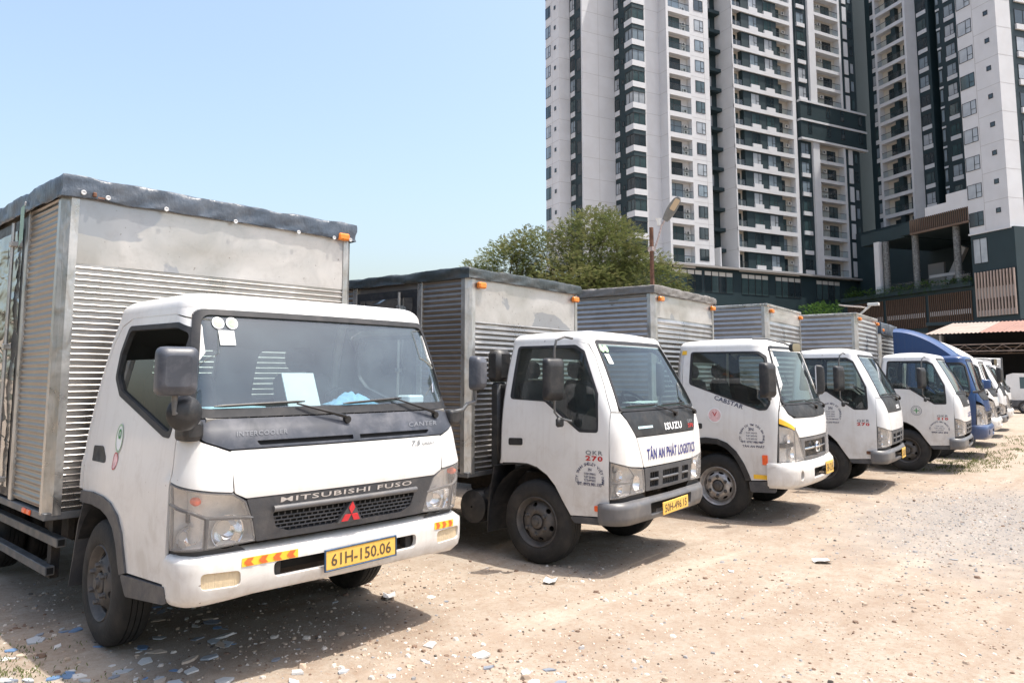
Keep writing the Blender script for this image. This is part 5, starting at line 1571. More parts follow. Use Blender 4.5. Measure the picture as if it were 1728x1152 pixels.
    decal(cab, 'pink_sticker_mark', *disc2d(.036, .052, 28, .88), 1.0, 1.165, M['ink_red'], root, 'S', .005)
    # screen stickers, seen through the glass
    for nm, v, x, z_, mk in (('round_sticker', disc2d(.035), -.715, 1.975, 'paper'), ('round_sticker', disc2d(.035), -.635, 1.977, 'paper'), ('round_sticker_mark', disc2d(.026), -.715, 1.975, 'st_green'), ('round_sticker_mark', disc2d(.026), -.635, 1.977, 'st_green'), ('paper_slip', rect2d(.09, .085), -.675, 1.89, 'paper')):
        decal(cab, nm, *v, x, z_, M[mk], ws, 'F', .001 if 'mark' in nm else -.001)
    wiper(cab, root, (0.0, 1.405), (-.32, 1.505), (-.80, 1.503), (-.26, 1.520))
    wiper(cab, root, (.735, 1.405), (.42, 1.515), (.0, 1.500), (.47, 1.525))
    # mirrors
    for sg, hx in ((-1, -1.10), (1, 1.10)):
        bp = cab.at(cab.ig(cab.F(sg * .915, 1.39)[0]), 1.39, .0)
        b = MB(); q = rpoly([(-.055, -.06), (.055, -.06), (.055, .05), (-.055, .05)], .03)
        for k in (0,):
            rows = [[bp + Vector((sg * .012 + x * f, -.045 + yy, z_ * f)) for x, z_ in q + [q[0]]] for f, yy in ((.6, -.028), (.85, -.022), (1, 0), (1, .09))]
            b.grid(rows); b.add([rows[0][i] for i in range(len(q))], [tuple(range(len(q)))])
        b.build('mirror_mount', M['plastic'], root, smooth=50)
        ym = -.09 if sg < 0 else .04
        p0 = bp + Vector((sg * .02, -.05, .035))
        path = [p0, p0 + Vector((sg * .06, -.02, .01)), Vector((hx * .93, ym, 1.475)), Vector((hx, ym, 1.49)), Vector((hx, ym, 1.54)), Vector((hx, ym, 1.62))]
        mirror_arm(root, Vector((hx, ym, 1.695)), (.195 if sg < 0 else .125, .245, .075), path, .014, 0, R(-12) if sg < 0 else R(12), 'plastic_d')
        if sg < 0:
            a2 = MB(); a2.tube([p0 + Vector((.03, -.02, .05)), Vector((-1.05, ym - .01, 1.475))], .008, 6)
            rm = a2.build('mirror_stay', M['ironbar'], root)
            r2 = MB(); r2.lathe([(-.052, .001), (-.05, .03), (-.04, .06), (-.01, .088), (.005, .09), (.008, .001)], 24, 'y', (-1.035, ym + .03, 1.485)); r2.build('round_mirror', M['plastic'], rm, smooth=50)
    # inside
    m = MB()
    m.prism([(.09, 1.44), (.16, 1.485), (.42, 1.47), (.50, 1.40), (.50, 1.12), (.12, 1.12)], -.85, .85, 'x'); m.build('dashboard', M['trim'], root)
    m = MB(); m.box(-.9, .9, .15, 1.55, .90, .96); m.build('cab_floor', M['inner'], root)
    m = MB(); m.box(-.80, .80, .45, 1.38, 2.085, 2.10); m.build('headliner', M['trim'], root)
    seats(root, 1.22, .85, 1.02)
    steering(root, .42, .55, 1.46)
    m = MB(); m.box(-.80, -.46, .17, .38, 1.486, 1.497, .004); m.build('folder', M['paper_blue'], root)
    m = MB(); m.box(-.12, .10, -.004, .004, 0, .22, 0, Matrix.Translation((-.18, .20, 1.49)) @ Matrix.Rotation(R(-25), 4, 'X')); m.build('paper_sheet', M['paper'], root)
    m = MB()
    m.grid([[(.02 + .34 * i / 14, .16 + .2 * j / 8, 1.492 + .07 * math.sin(PI * i / 14) * math.sin(PI * j / 8) * (1 + .8 * vnoise(i * .7, j * .7))) for i in range(15)] for j in range(9)])
    m.build('blue_rag', M['cloth_blue'], root, smooth=60)
    m = MB(); m.box(.62, .76, .2, .33, 1.486, 1.54, .01); m.build('tin_box', M['paper'], root)
    a = MB(); a.tube([cab.at(cab.ig(cab.S(.13, 1.55, 1)[0]), 1.55, .03), Vector((.93, .33, 1.75)), Vector((.90, .42, 1.98))], .004, 5); a.build('aerial', M['chrome'], root)
    return cab

M['yfog'] = mat('fog_lens', (.62, .5, .33), .25, 0, .1, 20, (DUST, .3, 20), (160, .5, (1, .02, .02)))
M['cowl_letter'] = mat('cowl_letters', (.17, .18, .2), .45)
# ------------------------------------------------------------------ narrow cabs of the other trucks
QKR = dict(
    yf=[(.40, .10), (.62, .06), (.88, .045), (1.145, .055), (1.28, .08), (1.37, .11), (1.7, .265), (2.0, .43), (2.06, .465)],
    hw=[(.40, .872), (.9, .876), (1.1, .874), (1.35, .86), (1.7, .81), (2.0, .755), (2.06, .742)],
    rc=[(.40, .13), (1.1, .14), (1.37, .14), (2.06, .11)], yr=[(.40, 1.39), (.87, 1.39), (1.2, 1.385), (1.7, 1.355), (2.0, 1.31), (2.06, 1.295)],
    crown=.05, zt=1.99, rfr=.085, top=2.118, rr=.05,
    arch_o=[(1.385, .868), (1.20, .885), (1.05, .887), (.94, .862), (.83, .80), (.745, .715), (.665, .59), (.585, .475)],
    door_top=[(.207, .497), (.197, 1.10), (.20, 1.37), (.29, 1.60), (.40, 1.84), (.475, 1.955), (.58, 1.985), (1.20, 1.985), (1.285, 1.96), (1.325, 1.80), (1.352, 1.40), (1.36, .875)],
    win=[(1.225, 1.955, .04), (.585, 1.955, .06), (.49, 1.90, .04), (.315, 1.52, .03), (.302, 1.30, .02), (.302, 1.19, .03), (.49, 1.188, .05), (.87, 1.445, .06), (1.265, 1.462, .04)],
    ws=[(-.645, 2.0, .05), (-.765, 1.368, .05), (.765, 1.368, .05), (.645, 2.0, .05)], wsi=[(-.622, 1.972, .04), (-.742, 1.392, .04), (.742, 1.392, .04), (.622, 1.972, .04)],
    cowl=[(-.752, 1.362, .02), (-.70, 1.30, .08), (-.60, 1.15, .02), (.60, 1.15, .02), (.70, 1.30, .08), (.752, 1.362, .02)],
    nose=[(-.592, 1.143, .01), (-.502, .885, .02), (.502, .885, .02), (.592, 1.143, .01)],
    corner=[('F', -.602, 1.142, .01), ('F', -.705, 1.295, .08), ('F', -.76, 1.358, .01), ('S', .197, 1.362, .01), ('S', .192, .957, .01), ('F', -.70, .905, .02), ('F', -.512, .885, .01)],
    lamp=[('S', .187, .95, .01), ('F', -.70, .897, .02), ('F', -.51, .872, .02), ('F', -.475, .672, .03), ('F', -.74, .668, .02), ('S', .2, .64, .02)],
    lamp_split=[('F', -.73, .90), ('F', -.655, .83), ('F', -.70, .672)], lamp_bar=[('S', .19, .775), ('F', -.70, .775)],
    grille=[(-.495, .875, .01), (-.465, .675, .02), (.465, .675, .02), (.495, .875, .01)],
    grille_open=[(-.40, -.245), (-.165, .165), (.245, .40)], gz=(.70, .832),
    bump=dict(yf=[(.40, .10), (.43, .05), (.47, .035), (.56, .03), (.60, .035), (.622, .065), (.628, .10)], hw=[(.40, .89), (.47, .915), (.60, .915), (.628, .90)], rc=[(.40, .20), (.628, .20)], yr=[(.40, .30), (.628, .30)], crown=.05, rr=.01),
    bz=(.415, .622), slot=(-.43, .43, .465, .572), bdepth=.02, fog=None)

CABSTAR = dict(
    yf=[(.40, .10), (.70, .085), (.95, .09), (1.12, .10), (1.26, .125), (1.36, .165), (1.7, .27), (2.02, .37), (2.10, .40)],
    hw=[(.40, .895), (.9, .90), (1.2, .895), (1.36, .88), (1.7, .84), (2.02, .79), (2.1, .775)],
    rc=[(.40, .21), (1.2, .21), (1.36, .19), (2.1, .16)], yr=[(.40, 1.54), (.9, 1.54), (1.3, 1.54), (1.8, 1.52), (2.02, 1.50), (2.1, 1.49)],
    crown=.075, zt=2.02, rfr=.095, top=2.155, rr=.06,
    arch_o=[(1.53, .77), (1.42, .87), (1.28, .925), (1.13, .945), (.98, .935), (.86, .89), (.755, .80), (.67, .67), (.615, .55), (.59, .478)],
    door_top=[(.30, .50), (.268, 1.10), (.262, 1.44), (.31, 1.78), (.375, 1.955), (.47, 2.01), (1.30, 2.012), (1.40, 1.985), (1.43, 1.90), (1.43, 1.40), (1.43, .875)],
    win=[(1.335, 1.975, .04), (.49, 1.968, .06), (.415, 1.91, .05), (.355, 1.62, .04), (.345, 1.36, .05), (.385, 1.285, .05), (.47, 1.278, .05), (1.345, 1.575, .05)],
    ws=[(-.665, 2.035, .06), (-.80, 1.34, .06), (.80, 1.34, .06), (.665, 2.035, .06)], wsi=[(-.642, 2.01, .05), (-.776, 1.366, .05), (.776, 1.366, .05), (.642, 2.01, .05)],
    cowl=[(-.79, 1.335, .02), (-.765, 1.24, .08), (-.58, 1.195, .04), (0, 1.185, .3), (.58, 1.195, .04), (.765, 1.24, .08), (.79, 1.335, .02)],
    nose=[(-.66, 1.19, .02), (-.655, 1.06, .02), (-.57, .965, .03), (.57, .965, .03), (.655, 1.06, .02), (.66, 1.19, .02), (.58, 1.187, .04), (0, 1.178, .3), (-.58, 1.187, .04)],
    corner=[('F', -.667, 1.19, .01), ('F', -.772, 1.235, .08), ('F', -.797, 1.332, .01), ('S', .255, 1.335, .01), ('S', .258, 1.185, .01), ('F', -.662, 1.075, .02)],
    lamp=[('S', .262, 1.11, .02), ('F', -.665, 1.055, .02), ('F', -.575, .95, .02), ('F', -.46, .715, .03), ('F', -.70, .70, .03), ('S', .27, .70, .02)],
    lamp_split=[('F', -.69, 1.06), ('F', -.69, .705)], lamp_bar=None,
    grille=[(-.562, .955, .01), (-.45, .705, .03), (.45, .705, .03), (.562, .955, .01)],
    grille_open=[(-.44, .44)], gz=(.735, .92),
    bump=dict(yf=[(.38, .14), (.42, .07), (.50, .04), (.60, .035), (.66, .05), (.70, .08), (.715, .13)], hw=[(.38, .90), (.46, .945), (.64, .955), (.715, .94)], rc=[(.38, .26), (.715, .25)], yr=[(.38, .40), (.715, .40)], crown=.075, rr=.01),
    bz=(.39, .708), slot=(-.30, .62, .48, .60), bdepth=.02, fog=(.55, .545, .05))

def std_cab(root, K, P='white', bumperk='bump_g', ws_glass='glass_ws2', detail=True, grille_k='plastic_g', cowlk='plastic', refl=False):
    W = M[P]
    cab = Cab(K['yf'], K['hw'], K['rc'], K['yr'], K['crown'], K['rr']); zt = K['zt']
    dt = K['door_top']; ao = K['arch_o']
    arch_s = [a for a in ao if a[0] < dt[-1][0] - .005]
    dreg = cab.reg([(*q, .0 if i in (0, len(dt) - 1) else .04) for i, q in enumerate(dt)] + [(*a, 0) for a in arch_s], 0, 'S')
    win = cab.reg(K['win'], .04, 'S')
    cy = sum(q[0] for q in K['win']) / len(K['win']); cz = sum(q[1] for q in K['win']) / len(K['win'])
    def shrink(q, d):
        v = Vector((q[0] - cy, q[1] - cz)); L = v.length; v = v * (1 - d / L); return (cy + v.x, cz + v.y, q[2])
    wing = cab.reg([shrink(q, .03) for q in K['win']], .04, 'S')
    wso, wsi = cab.reg(K['ws'], .05, 'F'), cab.reg(K['wsi'], .05, 'F')
    # body skin: behind and above the door, round the screen
    up = [q for q in dt[::-1] if True]
    ch = []
    for y, z in up:
        if z < K['ws'][1][1] - .005 and y < .9: break
        ch.append((y + (.006 if y > 1.2 else -.005), z + (.007 if z > 1.9 else 0)))
    q3 = []
    for i in range(len(ch) - 1):
        for k in range(5):
            f = k / 5; q3.append(cab.S(ch[i][0] + (ch[i + 1][0] - ch[i][0]) * f, ch[i][1] + (ch[i + 1][1] - ch[i][1]) * f))
    q3.append(cab.S(*ch[-1]))
    zb = K['ws'][1][1]
    rearlow = [a for a in ao if a[0] >= dt[-1][0] - .005]
    L = [(-cab.g(3.95), zt), (-cab.g(3.95), ao[0][1])] + [cab.S(a[0], a[1]) for a in rearlow] + [q for q in q3 if q[1] > max([a[1] for a in rearlow] + [0]) + .004] + [cab.S(dt[2][0] - .006, zb + .002), cab.F(-abs(K['ws'][1][0]) - .012, zb + .001)]
    body = dens(L + mirr(L), .05)
    wcut = cab.reg([(x * 1.006, z + (.004 if z > 1.8 else 0), 0 if z < 1.8 else .05) for x, z, _ in K['ws']], .05, 'F')
    patch(cab, 'cab_body', body, W, root, [[(u, max(v, zb + .0025)) for u, v in wcut]], depth=.015, grid=.09)
    roof(cab, 'cab_roof', zt, K['rfr'], K['top'], W, root)
    lo = cab.reg(K['lamp'], .02)
    cab_shell(cab, root, .52, zt, [wing, mirr(wing), wsi, lo, mirr(lo)], [(y + .0, z - .02) for y, z in ao])
    back_wall(cab, root, .88, zt + .02, [(-.5, .5, 1.5, 1.85)], P)
    bc = Cab(**K['bump']); z0, z1 = K['bz']
    for sg in (0, 1):
        f = (lambda q: q) if sg == 0 else mirr
        s_ = -1 if sg == 0 else 1
        d_ = patch(cab, 'door', f(dreg), W, root, [f(win)], depth=.018, grid=.09)
        patch(cab, 'window_seal', f(win), M['seal'], d_, [f(wing)], off=.002, depth=.025, grid=None)
        patch(cab, 'window_pane', f(wing), M['glass'], d_, off=-.014, depth=0, grid=.14)
        hd = cab.reg([(dt[-1][0] - .10, 1.105, .02), (dt[-1][0] - .26, 1.11, .02), (dt[-1][0] - .26, 1.045, .02), (dt[-1][0] - .10, 1.04, .02)], .02, 'S')
        patch(cab, 'door_handle', f(hd), M['plastic'], d_, off=.004, depth=.01, grid=None)
        patch(cab, 'corner_panel', f(cab.reg(K['corner'], .01)), W, root, depth=.015, grid=.06)
        h = patch(cab, 'headlamp', f(lo), M['reflector'], root, off=-.085, depth=-.08, grid=.07)
        bz = MB()
        for bars in (K['lamp_split'], K['lamp_bar'], [t[:3] for t in K['lamp']] + [K['lamp'][0][:3]]):
            if not bars: continue
            q = [cab.F(t[1], t[2]) if t[0] == 'F' else cab.S(t[1], t[2]) for t in bars]; path = []
            for i in range(len(q) - 1):
                for k in range(4): path.append((q[i][0] + (q[i + 1][0] - q[i][0]) * k / 4, q[i][1] + (q[i + 1][1] - q[i][1]) * k / 4))
            path.append(q[-1])
            if sg: path = [(-u, v) for u, v in path]
            bz.tube([cab.at(cab.ig(u), v, -.010) for u, v in path], .010 if bars is K['lamp_bar'] else .007, 5)
        bz.build('lamp_bezel', M['bump_g'], h, smooth=60)
        lc = K['lamp']
        for xx, zz, yy, rad in ((.79, .835, .165, .055), (.79, .715, .165, .05), (.60, .76, .105, .065)) if K is QKR else ((.74, .95, .215, .06), (.70, .80, .19, .065)):
            bw = MB(); bw.lathe([(.03, .02), (.02, rad * .7), (-.015, rad)], 16, 'y', (s_ * xx, yy, zz)); bw.build('headlight_bowl', M['chrome'], h, smooth=60)
        patch(cab, 'lamp_lens', f(lo), M['lens'], h, off=.002, depth=.012, grid=.07)
        x0, x1 = (-.86, -.55) if sg == 0 else (.55, .86)
        fender_arc(root, x0, x1, .985, .37, .50 if K is QKR else .56, 10, 172)
        sl = cab.reg([(ao[-1][0] + .01, .468, .02), (dt[0][0] - .02, .485, .01), (dt[0][0] - .02, .425, .02), (ao[-1][0] - .04, .415, .03)], .02, 'S') if K is QKR else cab.reg([(.62, .465, .02), (.31, .485, .01), (.31, .36, .02), (.60, .345, .03)], .02, 'S')
        patch(cab, 'sill_step', f(sl), M['plastic_g'], root, off=.004, depth=.08, grid=.06)
        if K is CABSTAR:
            fl = cab.reg([(y, z, 0) for y, z in ao] + [(1.05 + (y - 1.05) * .86, .40 + (z - .40) * .88, 0) for y, z in reversed(ao)], 0, 'S')
            patch(cab, 'wheel_arch_flare', f(fl), M['plastic'], root, off=.008, depth=.05, grid=.06)
        fp = MB()
        pts = [(1.42, .84), (1.47, .60), (1.50, .30), (1.505, .22), (1.51, .22), (1.51, .40), (1.48, .62), (1.43, .845)]
        fp.prism([(y + (.12 if K is CABSTAR else 0), z) for y, z in pts], s_ * .88, s_ * .55, 'x'); fp.build('mud_flap', M['plastic'], root)
    ws = patch(cab, 'windscreen', wsi, M[ws_glass], root, off=-.008, depth=0, grid=.14)
    patch(cab, 'windscreen_seal', wso, M['seal'], ws, [wsi], off=.005, depth=.03, grid=None)
    co = patch(cab, 'cowl', cab.reg(K['cowl'], .02, 'F'), M[cowlk], root, off=.003, depth=.018, grid=.09)
    patch(cab, 'nose_panel', cab.reg(K['nose'], .01, 'F'), W, root, depth=.018, grid=.09)
    g0, g1 = K['gz']
    ops = [cab.reg([(a, g1, .012), (a, g0, .012), (b, g0, .012), (b, g1, .012)], .012, 'F') for a, b in K['grille_open']]
    gr = patch(cab, 'grille', cab.reg(K['grille'], .01, 'F'), M[grille_k], root, ops, off=.002, depth=.04, grid=.08)
    Pn = lambda x, z, o: cab.at(cab.ig(cab.F(x, z)[0]), z, o)
    for (a, b), op in zip(K['grille_open'], ops):
        patch(cab, 'grille_back', op, M['black'], gr, off=-.05, depth=0, grid=None)
        m = MB(); zm = (g0 + g1) / 2
        m.tube([Pn(a + (b - a) * k / 8, zm, -.006) for k in range(9)], .012, 6)
        nv = max(2, int((b - a) / .035))
        for k in range(1, nv):
            x = a + (b - a) * k / nv; m.tube([Pn(x, g0, -.022), Pn(x, g1, -.022)], .003, 4)
        m.build('grille_bar', M['bump_g' if K is QKR else 'chrome'], gr, smooth=60)
    # bumper
    Bz = lambda t: z0 + (z1 - z0) * t
    loop = [(0, z1), bc.F(-.7, z1), bc.S(.25, z1 - .012), (-bc.g(2.95), z1 - .02), (-bc.g(2.95), z0 + .05), bc.S(.28, z0 + .02), bc.F(-.72, z0 + .005), (0, z0 + .02)]
    loop = dens(loop + mirr(loop)[1:-1], .05)
    a, b, c, e = K['slot']
    sl = bc.reg([(a, e, .02), (a + .02, c, .02), (b - .02, c, .02), (b, e, .02)], .02, 'F')
    hs = [sl]
    if K['fog']:
        fx, fz, fr = K['fog']
        fg = [bc.F(-fx - .12 + fr * math.cos(t) , fz + fr * 1.15 * math.sin(t)) for t in [2 * PI * k / 20 for k in range(20)]]
        hs += [fg, mirr(fg)]
    bu = patch(bc, 'bumper', loop, M[bumperk], root, hs, depth=.04, grid=.07)
    patch(bc, 'bumper_slot', sl, M['black'], bu, off=-.09, depth=0, grid=None)
    if K['fog']:
        for q in (fg, mirr(fg)): patch(bc, 'fog_lamp', q, M['lamp_in'], bu, off=-.02, depth=0, grid=.04)
    # wipers, inside
    zw = K['cowl'][0][1]
    wiper(cab, root, (.20, zw - .045), (-.15, zw + .035), (-.66, zw + .045), (-.10, zw + .05))
    wiper(cab, root, (.70, zw - .045), (.35, zw + .035), (-.02, zw + .045), (.52, zw + .05))
    m = MB(); yd = cab.yf(zw)
    m.prism([(yd + .05, zw + .01), (yd + .12, zw + .045), (yd + .35, zw + .03), (yd + .42, zw - .05), (yd + .42, zw - .3), (yd + .06, zw - .25)], -.75, .75, 'x'); m.build('dashboard', M['inner'], root)
    m = MB(); m.box(-.82, .82, .2, K['yr'][0][1] - .04, .86, .91); m.build('cab_floor', M['inner'], root)
    seats(root, K['yr'][0][1] - .18, .74, .96)
    steering(root, .38, yd + .45, zw + .03)
    return cab, ws, bu, gr, co, bc

def qkr_mirror(root, sg=-1):
    hx = sg * 1.03
    path = [Vector((sg * .80, .60, 2.01)), Vector((sg * .93, .60, 2.02)), Vector((hx, .62, 1.985)), Vector((hx, .64, 1.90)), Vector((hx, .64, 1.36)), Vector((sg * .99, .62, 1.31)), Vector((sg * .885, .56, 1.28))]
    mirror_arm(root, Vector((hx, .66, 1.645)), (.20, .37, .06), path, .011, 0, sg * R(20), 'plastic')
    m = MB(); m.box(sg * 1.0 - .045, sg * 1.0 + .045, .585, .63, 1.235, 1.315, .015); m.build('small_mirror', M['plastic'], root, smooth=40)

def snorkel(root):
    m = MB()
    m.box(-.80, -.58, 1.435, 1.60, 1.62, 1.93, .04); m.box(-.78, -.64, 1.45, 1.56, .80, 1.615, .025)
    m.tube([(-.71, 1.505, .80), (-.71, 1.51, .66), (-.72, 1.58, .55), (-.74, 1.65, .48)], [.06, .06, .07, .08], 12)
    m.build('air_intake', M['plastic'], root, smooth=40)
    m = MB(); m.lathe([(-.02, .01), (-.02, .10), (.0, .155), (.05, .16), (.30, .155), (.31, .01)], 28, 'x', (-.84, 1.72, .43)); m.build('air_cleaner', M['plastic'], root, smooth=40)
    for k in range(10):
        pass

def door_writing(cab, root, kind):
    """lettering on the near door"""
    D = lambda nm, VF, y, z, mk, rot=0.0: decal(cab, nm, *VF, y, z, M[mk], root, 'S', .0035, rot)
    if kind == 1:
        D('model_letters', fit_text('QKR', .17, .034, .02, 1.2), .34, 1.005, 'ink_grey'); D('model_number', fit_text('270', .17, .040, .035, 1.2), .34, .955, 'ink_red')
        D('arc_lettering', arc_text('CTY TNHH SHELEY VIỆT NAM', .118, R(190), R(-10), .036, .012), .385, .795, 'ink_navy')
        D('door_line', fit_text('3N', .035, .024, .02), .385, .865, 'ink_navy')
        for k, t in enumerate(('TCDP:1990KG', 'TLBT:2810KG', 'TLTB:4995KG')): D('door_line', fit_text(t, .115, .019, .02), .385, .832 - k * .027, 'ink_navy')
        D('phone_number', fit_text('ĐT: 0973.901.133', .24, .028, .03), .39, .742, 'ink_navy')
    if kind == 3:
        D('model_name', fit_text('CABSTAR', .37, .050, .015, 1.05), .845, 1.345, 'ink_navy', R(-17.5))
        D('round_sticker', disc2d(.088), 1.01, 1.21, 'st_pink'); decal(cab, 'round_sticker_ring', *disc2d(.088, None, 28, .86), 1.01, 1.21, M['paper'], root, 'S', .005); decal(cab, 'round_sticker_mark', *fit_text('V', .06, .05, .01), 1.01, 1.20, M['ink_red'], root, 'S', .005)
        D('arc_lettering', arc_text('CTY TNHH DV TM TÂN AN PHÁT', .125, R(200), R(-20), .036, .012), .565, .975, 'ink_navy')
        D('door_line', fit_text('3N', .06, .036, .02), .575, 1.045, 'ink_navy')
        for k, t in enumerate(('TLDP 1900 KG', 'TLBT 2870 KG', 'TLTB 4990 KG')): D('door_line', fit_text(t, .13, .017, .01), .57, 1.012 - k * .034, 'ink_navy')
        D('phone_number', fit_text('ĐT: 0797.988.988', .25, .024, .02), .565, .905, 'ink_navy')
        D('company_name', fit_text('TÂN AN PHÁT', .26, .030, .02), .55, .855, 'ink_navy')
    if kind == 4:
        D('model_letters', fit_text('QKR', .17, .036, .02, 1.2), .375, 1.015, 'ink_grey'); D('model_number', fit_text('270', .17, .042, .035, 1.2), .375, .963, 'ink_red')
        D('arc_lettering', arc_text('CTY TNHH MTV DT CHAULAST', .14, R(150), R(-25), .036, .012), .83, 1.12, 'ink_navy')
        D('door_line', fit_text('3N', .06, .04, .02), .82, 1.185, 'ink_navy')
        for k, t in enumerate(('TLDP 1900', 'TLBT 2800', 'TLTB 4995')): D('door_line', fit_text(t, .12, .016, .01), .82, 1.145 - k * .034, 'ink_navy')
        D('phone_number', fit_text('079.74.88000', .19, .018, .01), .81, 1.035, 'ink_navy')
        D('company_name', fit_text('TÂN AN PHÁT', .24, .026, .02), .82, .985, 'ink_navy')
    if kind == 5:
        D('model_letters', fit_text('QKR', .17, .034, .02, 1.2), .375, .975, 'ink_grey'); D('model_number', fit_text('210', .17, .040, .035, 1.2), .375, .925, 'ink_red')
        D('round_emblem', disc2d(.085, None, 28, .93), .775, 1.075, 'ink_navy'); D('round_emblem', disc2d(.062, None, 28, .93), .775, 1.075, 'ink_navy'); D('round_emblem', merge2d((rect2d(.09, .018), 0, 0), (rect2d(.018, .09), 0, 0)), .775, 1.075, 'ink_green')
        D('arc_lettering', arc_text('CTY TNHH DTTL MAO TRUNG TIN', .135, R(175), R(5), .034, .012), .43, .745, 'ink_navy')
        for k, t in enumerate(('TLDP 1900', 'TLBT 2800 3N', 'TLTB 4995')): D('door_line', fit_text(t, .12 if k != 1 else .16, .016, .01), .43, .805 - k * .034, 'ink_navy')
        D('phone_number', fit_text('0909 293 393', .25, .026, .03), .43, .695, 'ink_navy')

def side_marker(cab, root, y, z, w_=.07, h_=.05, mk='orange'):
    V = rpoly([(-w_ / 2, -h_ / 2), (w_ / 2, -h_ / 2), (w_ / 2, h_ / 2), (-w_ / 2, h_ / 2)], .008, 2)
    m = MB(); P0 = [cab.at(cab.ig(cab.S(y - u, z + v)[0]), z + v, 0) for u, v in V]; n = Vector((-1, 0, 0))
    m.add([p + n * .014 for p in P0] + [p - n * .002 for p in P0], [tuple(range(len(V)))] + [(i, len(V) + i, len(V) + (i + 1) % len(V), (i + 1) % len(V)) for i in range(len(V))])
    m.build('side_marker', M[mk], root)

def deflector(root, P, y0=.42, y1=1.5, z0=2.08, z1=2.72, hw=.72):
    m = MB(); rows = []
    for k in range(15):
        f = k / 14; y = y0 + (y1 - y0) * f; z = z0 + (z1 - z0) * (1 - (1 - f) ** 1.9); w_ = hw * (.88 + .12 * f)
        rows.append([(-w_, y, z0 - .05)] + [(-w_ * math.cos(PI * j / 12) * 1.0 if False else w_ * math.copysign(min(1, abs(-1 + 2 * j / 12)) ** .8, -1 + 2 * j / 12), y, z - .10 * abs(-1 + 2 * j / 12) ** 4) for j in range(13)] + [(w_, y, z0 - .05)])
    m.grid(rows)
    m.build('wind_deflector', M[P], root, smooth=40)
# ------------------------------------------------------------------ the trucks in their row
GRP = 'box trucks parked in a row'
T1 = empty('box_truck', (2.809, 3.810, 0), -.0262)
tag(T1, 'nearest white box truck with dented steel box and dark blue tarpaulin top', 'truck', GRP)
canter(T1)
chassis(T1, wz=.42, wy=1.19, Rr=.375, outer=-.955, steer=R(-2))
cargo_box(T1, 1.15, 1.665, 5.9, .80, 2.945, .0415, 2.425, 2.42, 'tarp', .115, 3, lamps=(1.035,), lampz=2.885)
wm = MB(); wm.lathe([(0, .017), (-.004, .017), (-.006, .012), (-.002, .005), (-.002, .001)], 14, 'y'); wme = wm.mesh('tarp_washer', mat('washer_grey', (.5, .5, .5), .5), 40)
for x, z in ((-1.047, 2.902), (-.893, 2.892), (-.497, 2.878), (.034, 2.868), (.587, 2.862), (.932, 2.862), (1.10, 2.866)): obj('tarp_washer', wme, T1, (x, 1.624, z))
o = obj('tarp_washer', wme, T1, (-1.19, 2.40, 2.925)); o.rotation_euler = (0, 0, -PI / 2)
b = MB(); b.box(-.99, -.965, 1.615, 1.665, 2.885, 2.915, .005); b.box(-.955, -.905, 1.63, 1.665, 2.875, 2.89, .003); b.build('broken_lamp', M['rust'], T1)
b = MB(); b.grid([[(-1.185 - .01 * vnoise(i, j), 2.44 + .1 * i / 4 + .02 * vnoise(i, j, 3), 2.93 - .26 * j / 6 - .05 * i / 4 * (1 if j == 6 else .3)) for i in range(5)] for j in range(7)]); b.build('tarp_flap', M['tarp_mint'], T1, smooth=60)
for zz, yy in ((.575, 1.80), (.36, 2.0)):
    b = MB(); b.box(-1.03, -.97, yy, 4.6, zz - .03, zz + .03, .004); gb = b.build('side_guard_rail', M['ironbar'], T1)
    e = MB(); e.box(-1.02, -.98, yy - .002, yy + .03, zz - .02, zz + .02); e.build('rail_opening', M['black'], gb)
for yy in (2.05, 3.6):
    b = MB(); b.box(-.985, -.93, yy, yy + .08, .30, .76); b.build('guard_bracket', M['iron'], T1)
for dy in (0, .1):
    l = MB(); l.box(-1.165, -1.15, 1.93 + dy, 2.01 + dy, .755, .79, .006); l.build('side_lamp', M['orange'], T1)

T2 = empty('box_truck', (6.261, 3.542, 0), .078)
tag(T2, 'white box truck with blue company lettering across its nose and black air intake', 'truck', GRP)
cab, ws, bu, gr, co, bc = std_cab(T2, QKR)
chassis(T2, wz=.372, wy=.965, Rr=.372, outer=-.845)
cargo_box(T2, 1.0, 1.65, 5.7, .77, 2.66, .050, 2.20, 2.27, 'tarp_green', .075, 7)
qkr_mirror(T2, -1); qkr_mirror(T2, 1); snorkel(T2); door_writing(cab, T2, 1); side_marker(cab, T2, .30, .558, .075, .045)
V, F = fit_text('TÂN AN PHÁT LOGISTICS', 1.03, .115, .02, 1.1); decal(cab, 'nose_lettering', V, F, .07, .945, M['ink_blue'], T2, 'F', .004)
V, F = fit_text('ISUZU', .37, .062, .03, 1.15); decal(cab, 'brand_lettering', V, F, .11, 1.185, M['ink_white'], co, 'F', .006)
V, F = fit_text('QKR', .14, .03, .02, 1.1); decal(cab, 'cowl_model', V, F, .52, 1.225, M['ink_grey'], co, 'F', .006)
V, F = fit_text('270', .14, .035, .03, 1.1); decal(cab, 'cowl_number', V, F, .52, 1.18, M['ink_red'], co, 'F', .006)
decal(cab, 'cowl_sticker', *rect2d(.25, .02), -.43, 1.225, M['paper_blue'], co, 'F', .006)
plate(T2, '50H-496.15', .02, .015, .505, .53, .11, False, R(-1), 0)
for nm, v, x, z_, mk in (('round_sticker', merge2d((disc2d(.035), -.03, 0), (disc2d(.035), .035, 0)), -.565, 1.925, 'st_green'), ('paper_slip', rect2d(.07, .09), -.56, 1.83, 'paper')):
    decal(cab, nm, *v, x, z_, M[mk], ws, 'F', -.001)
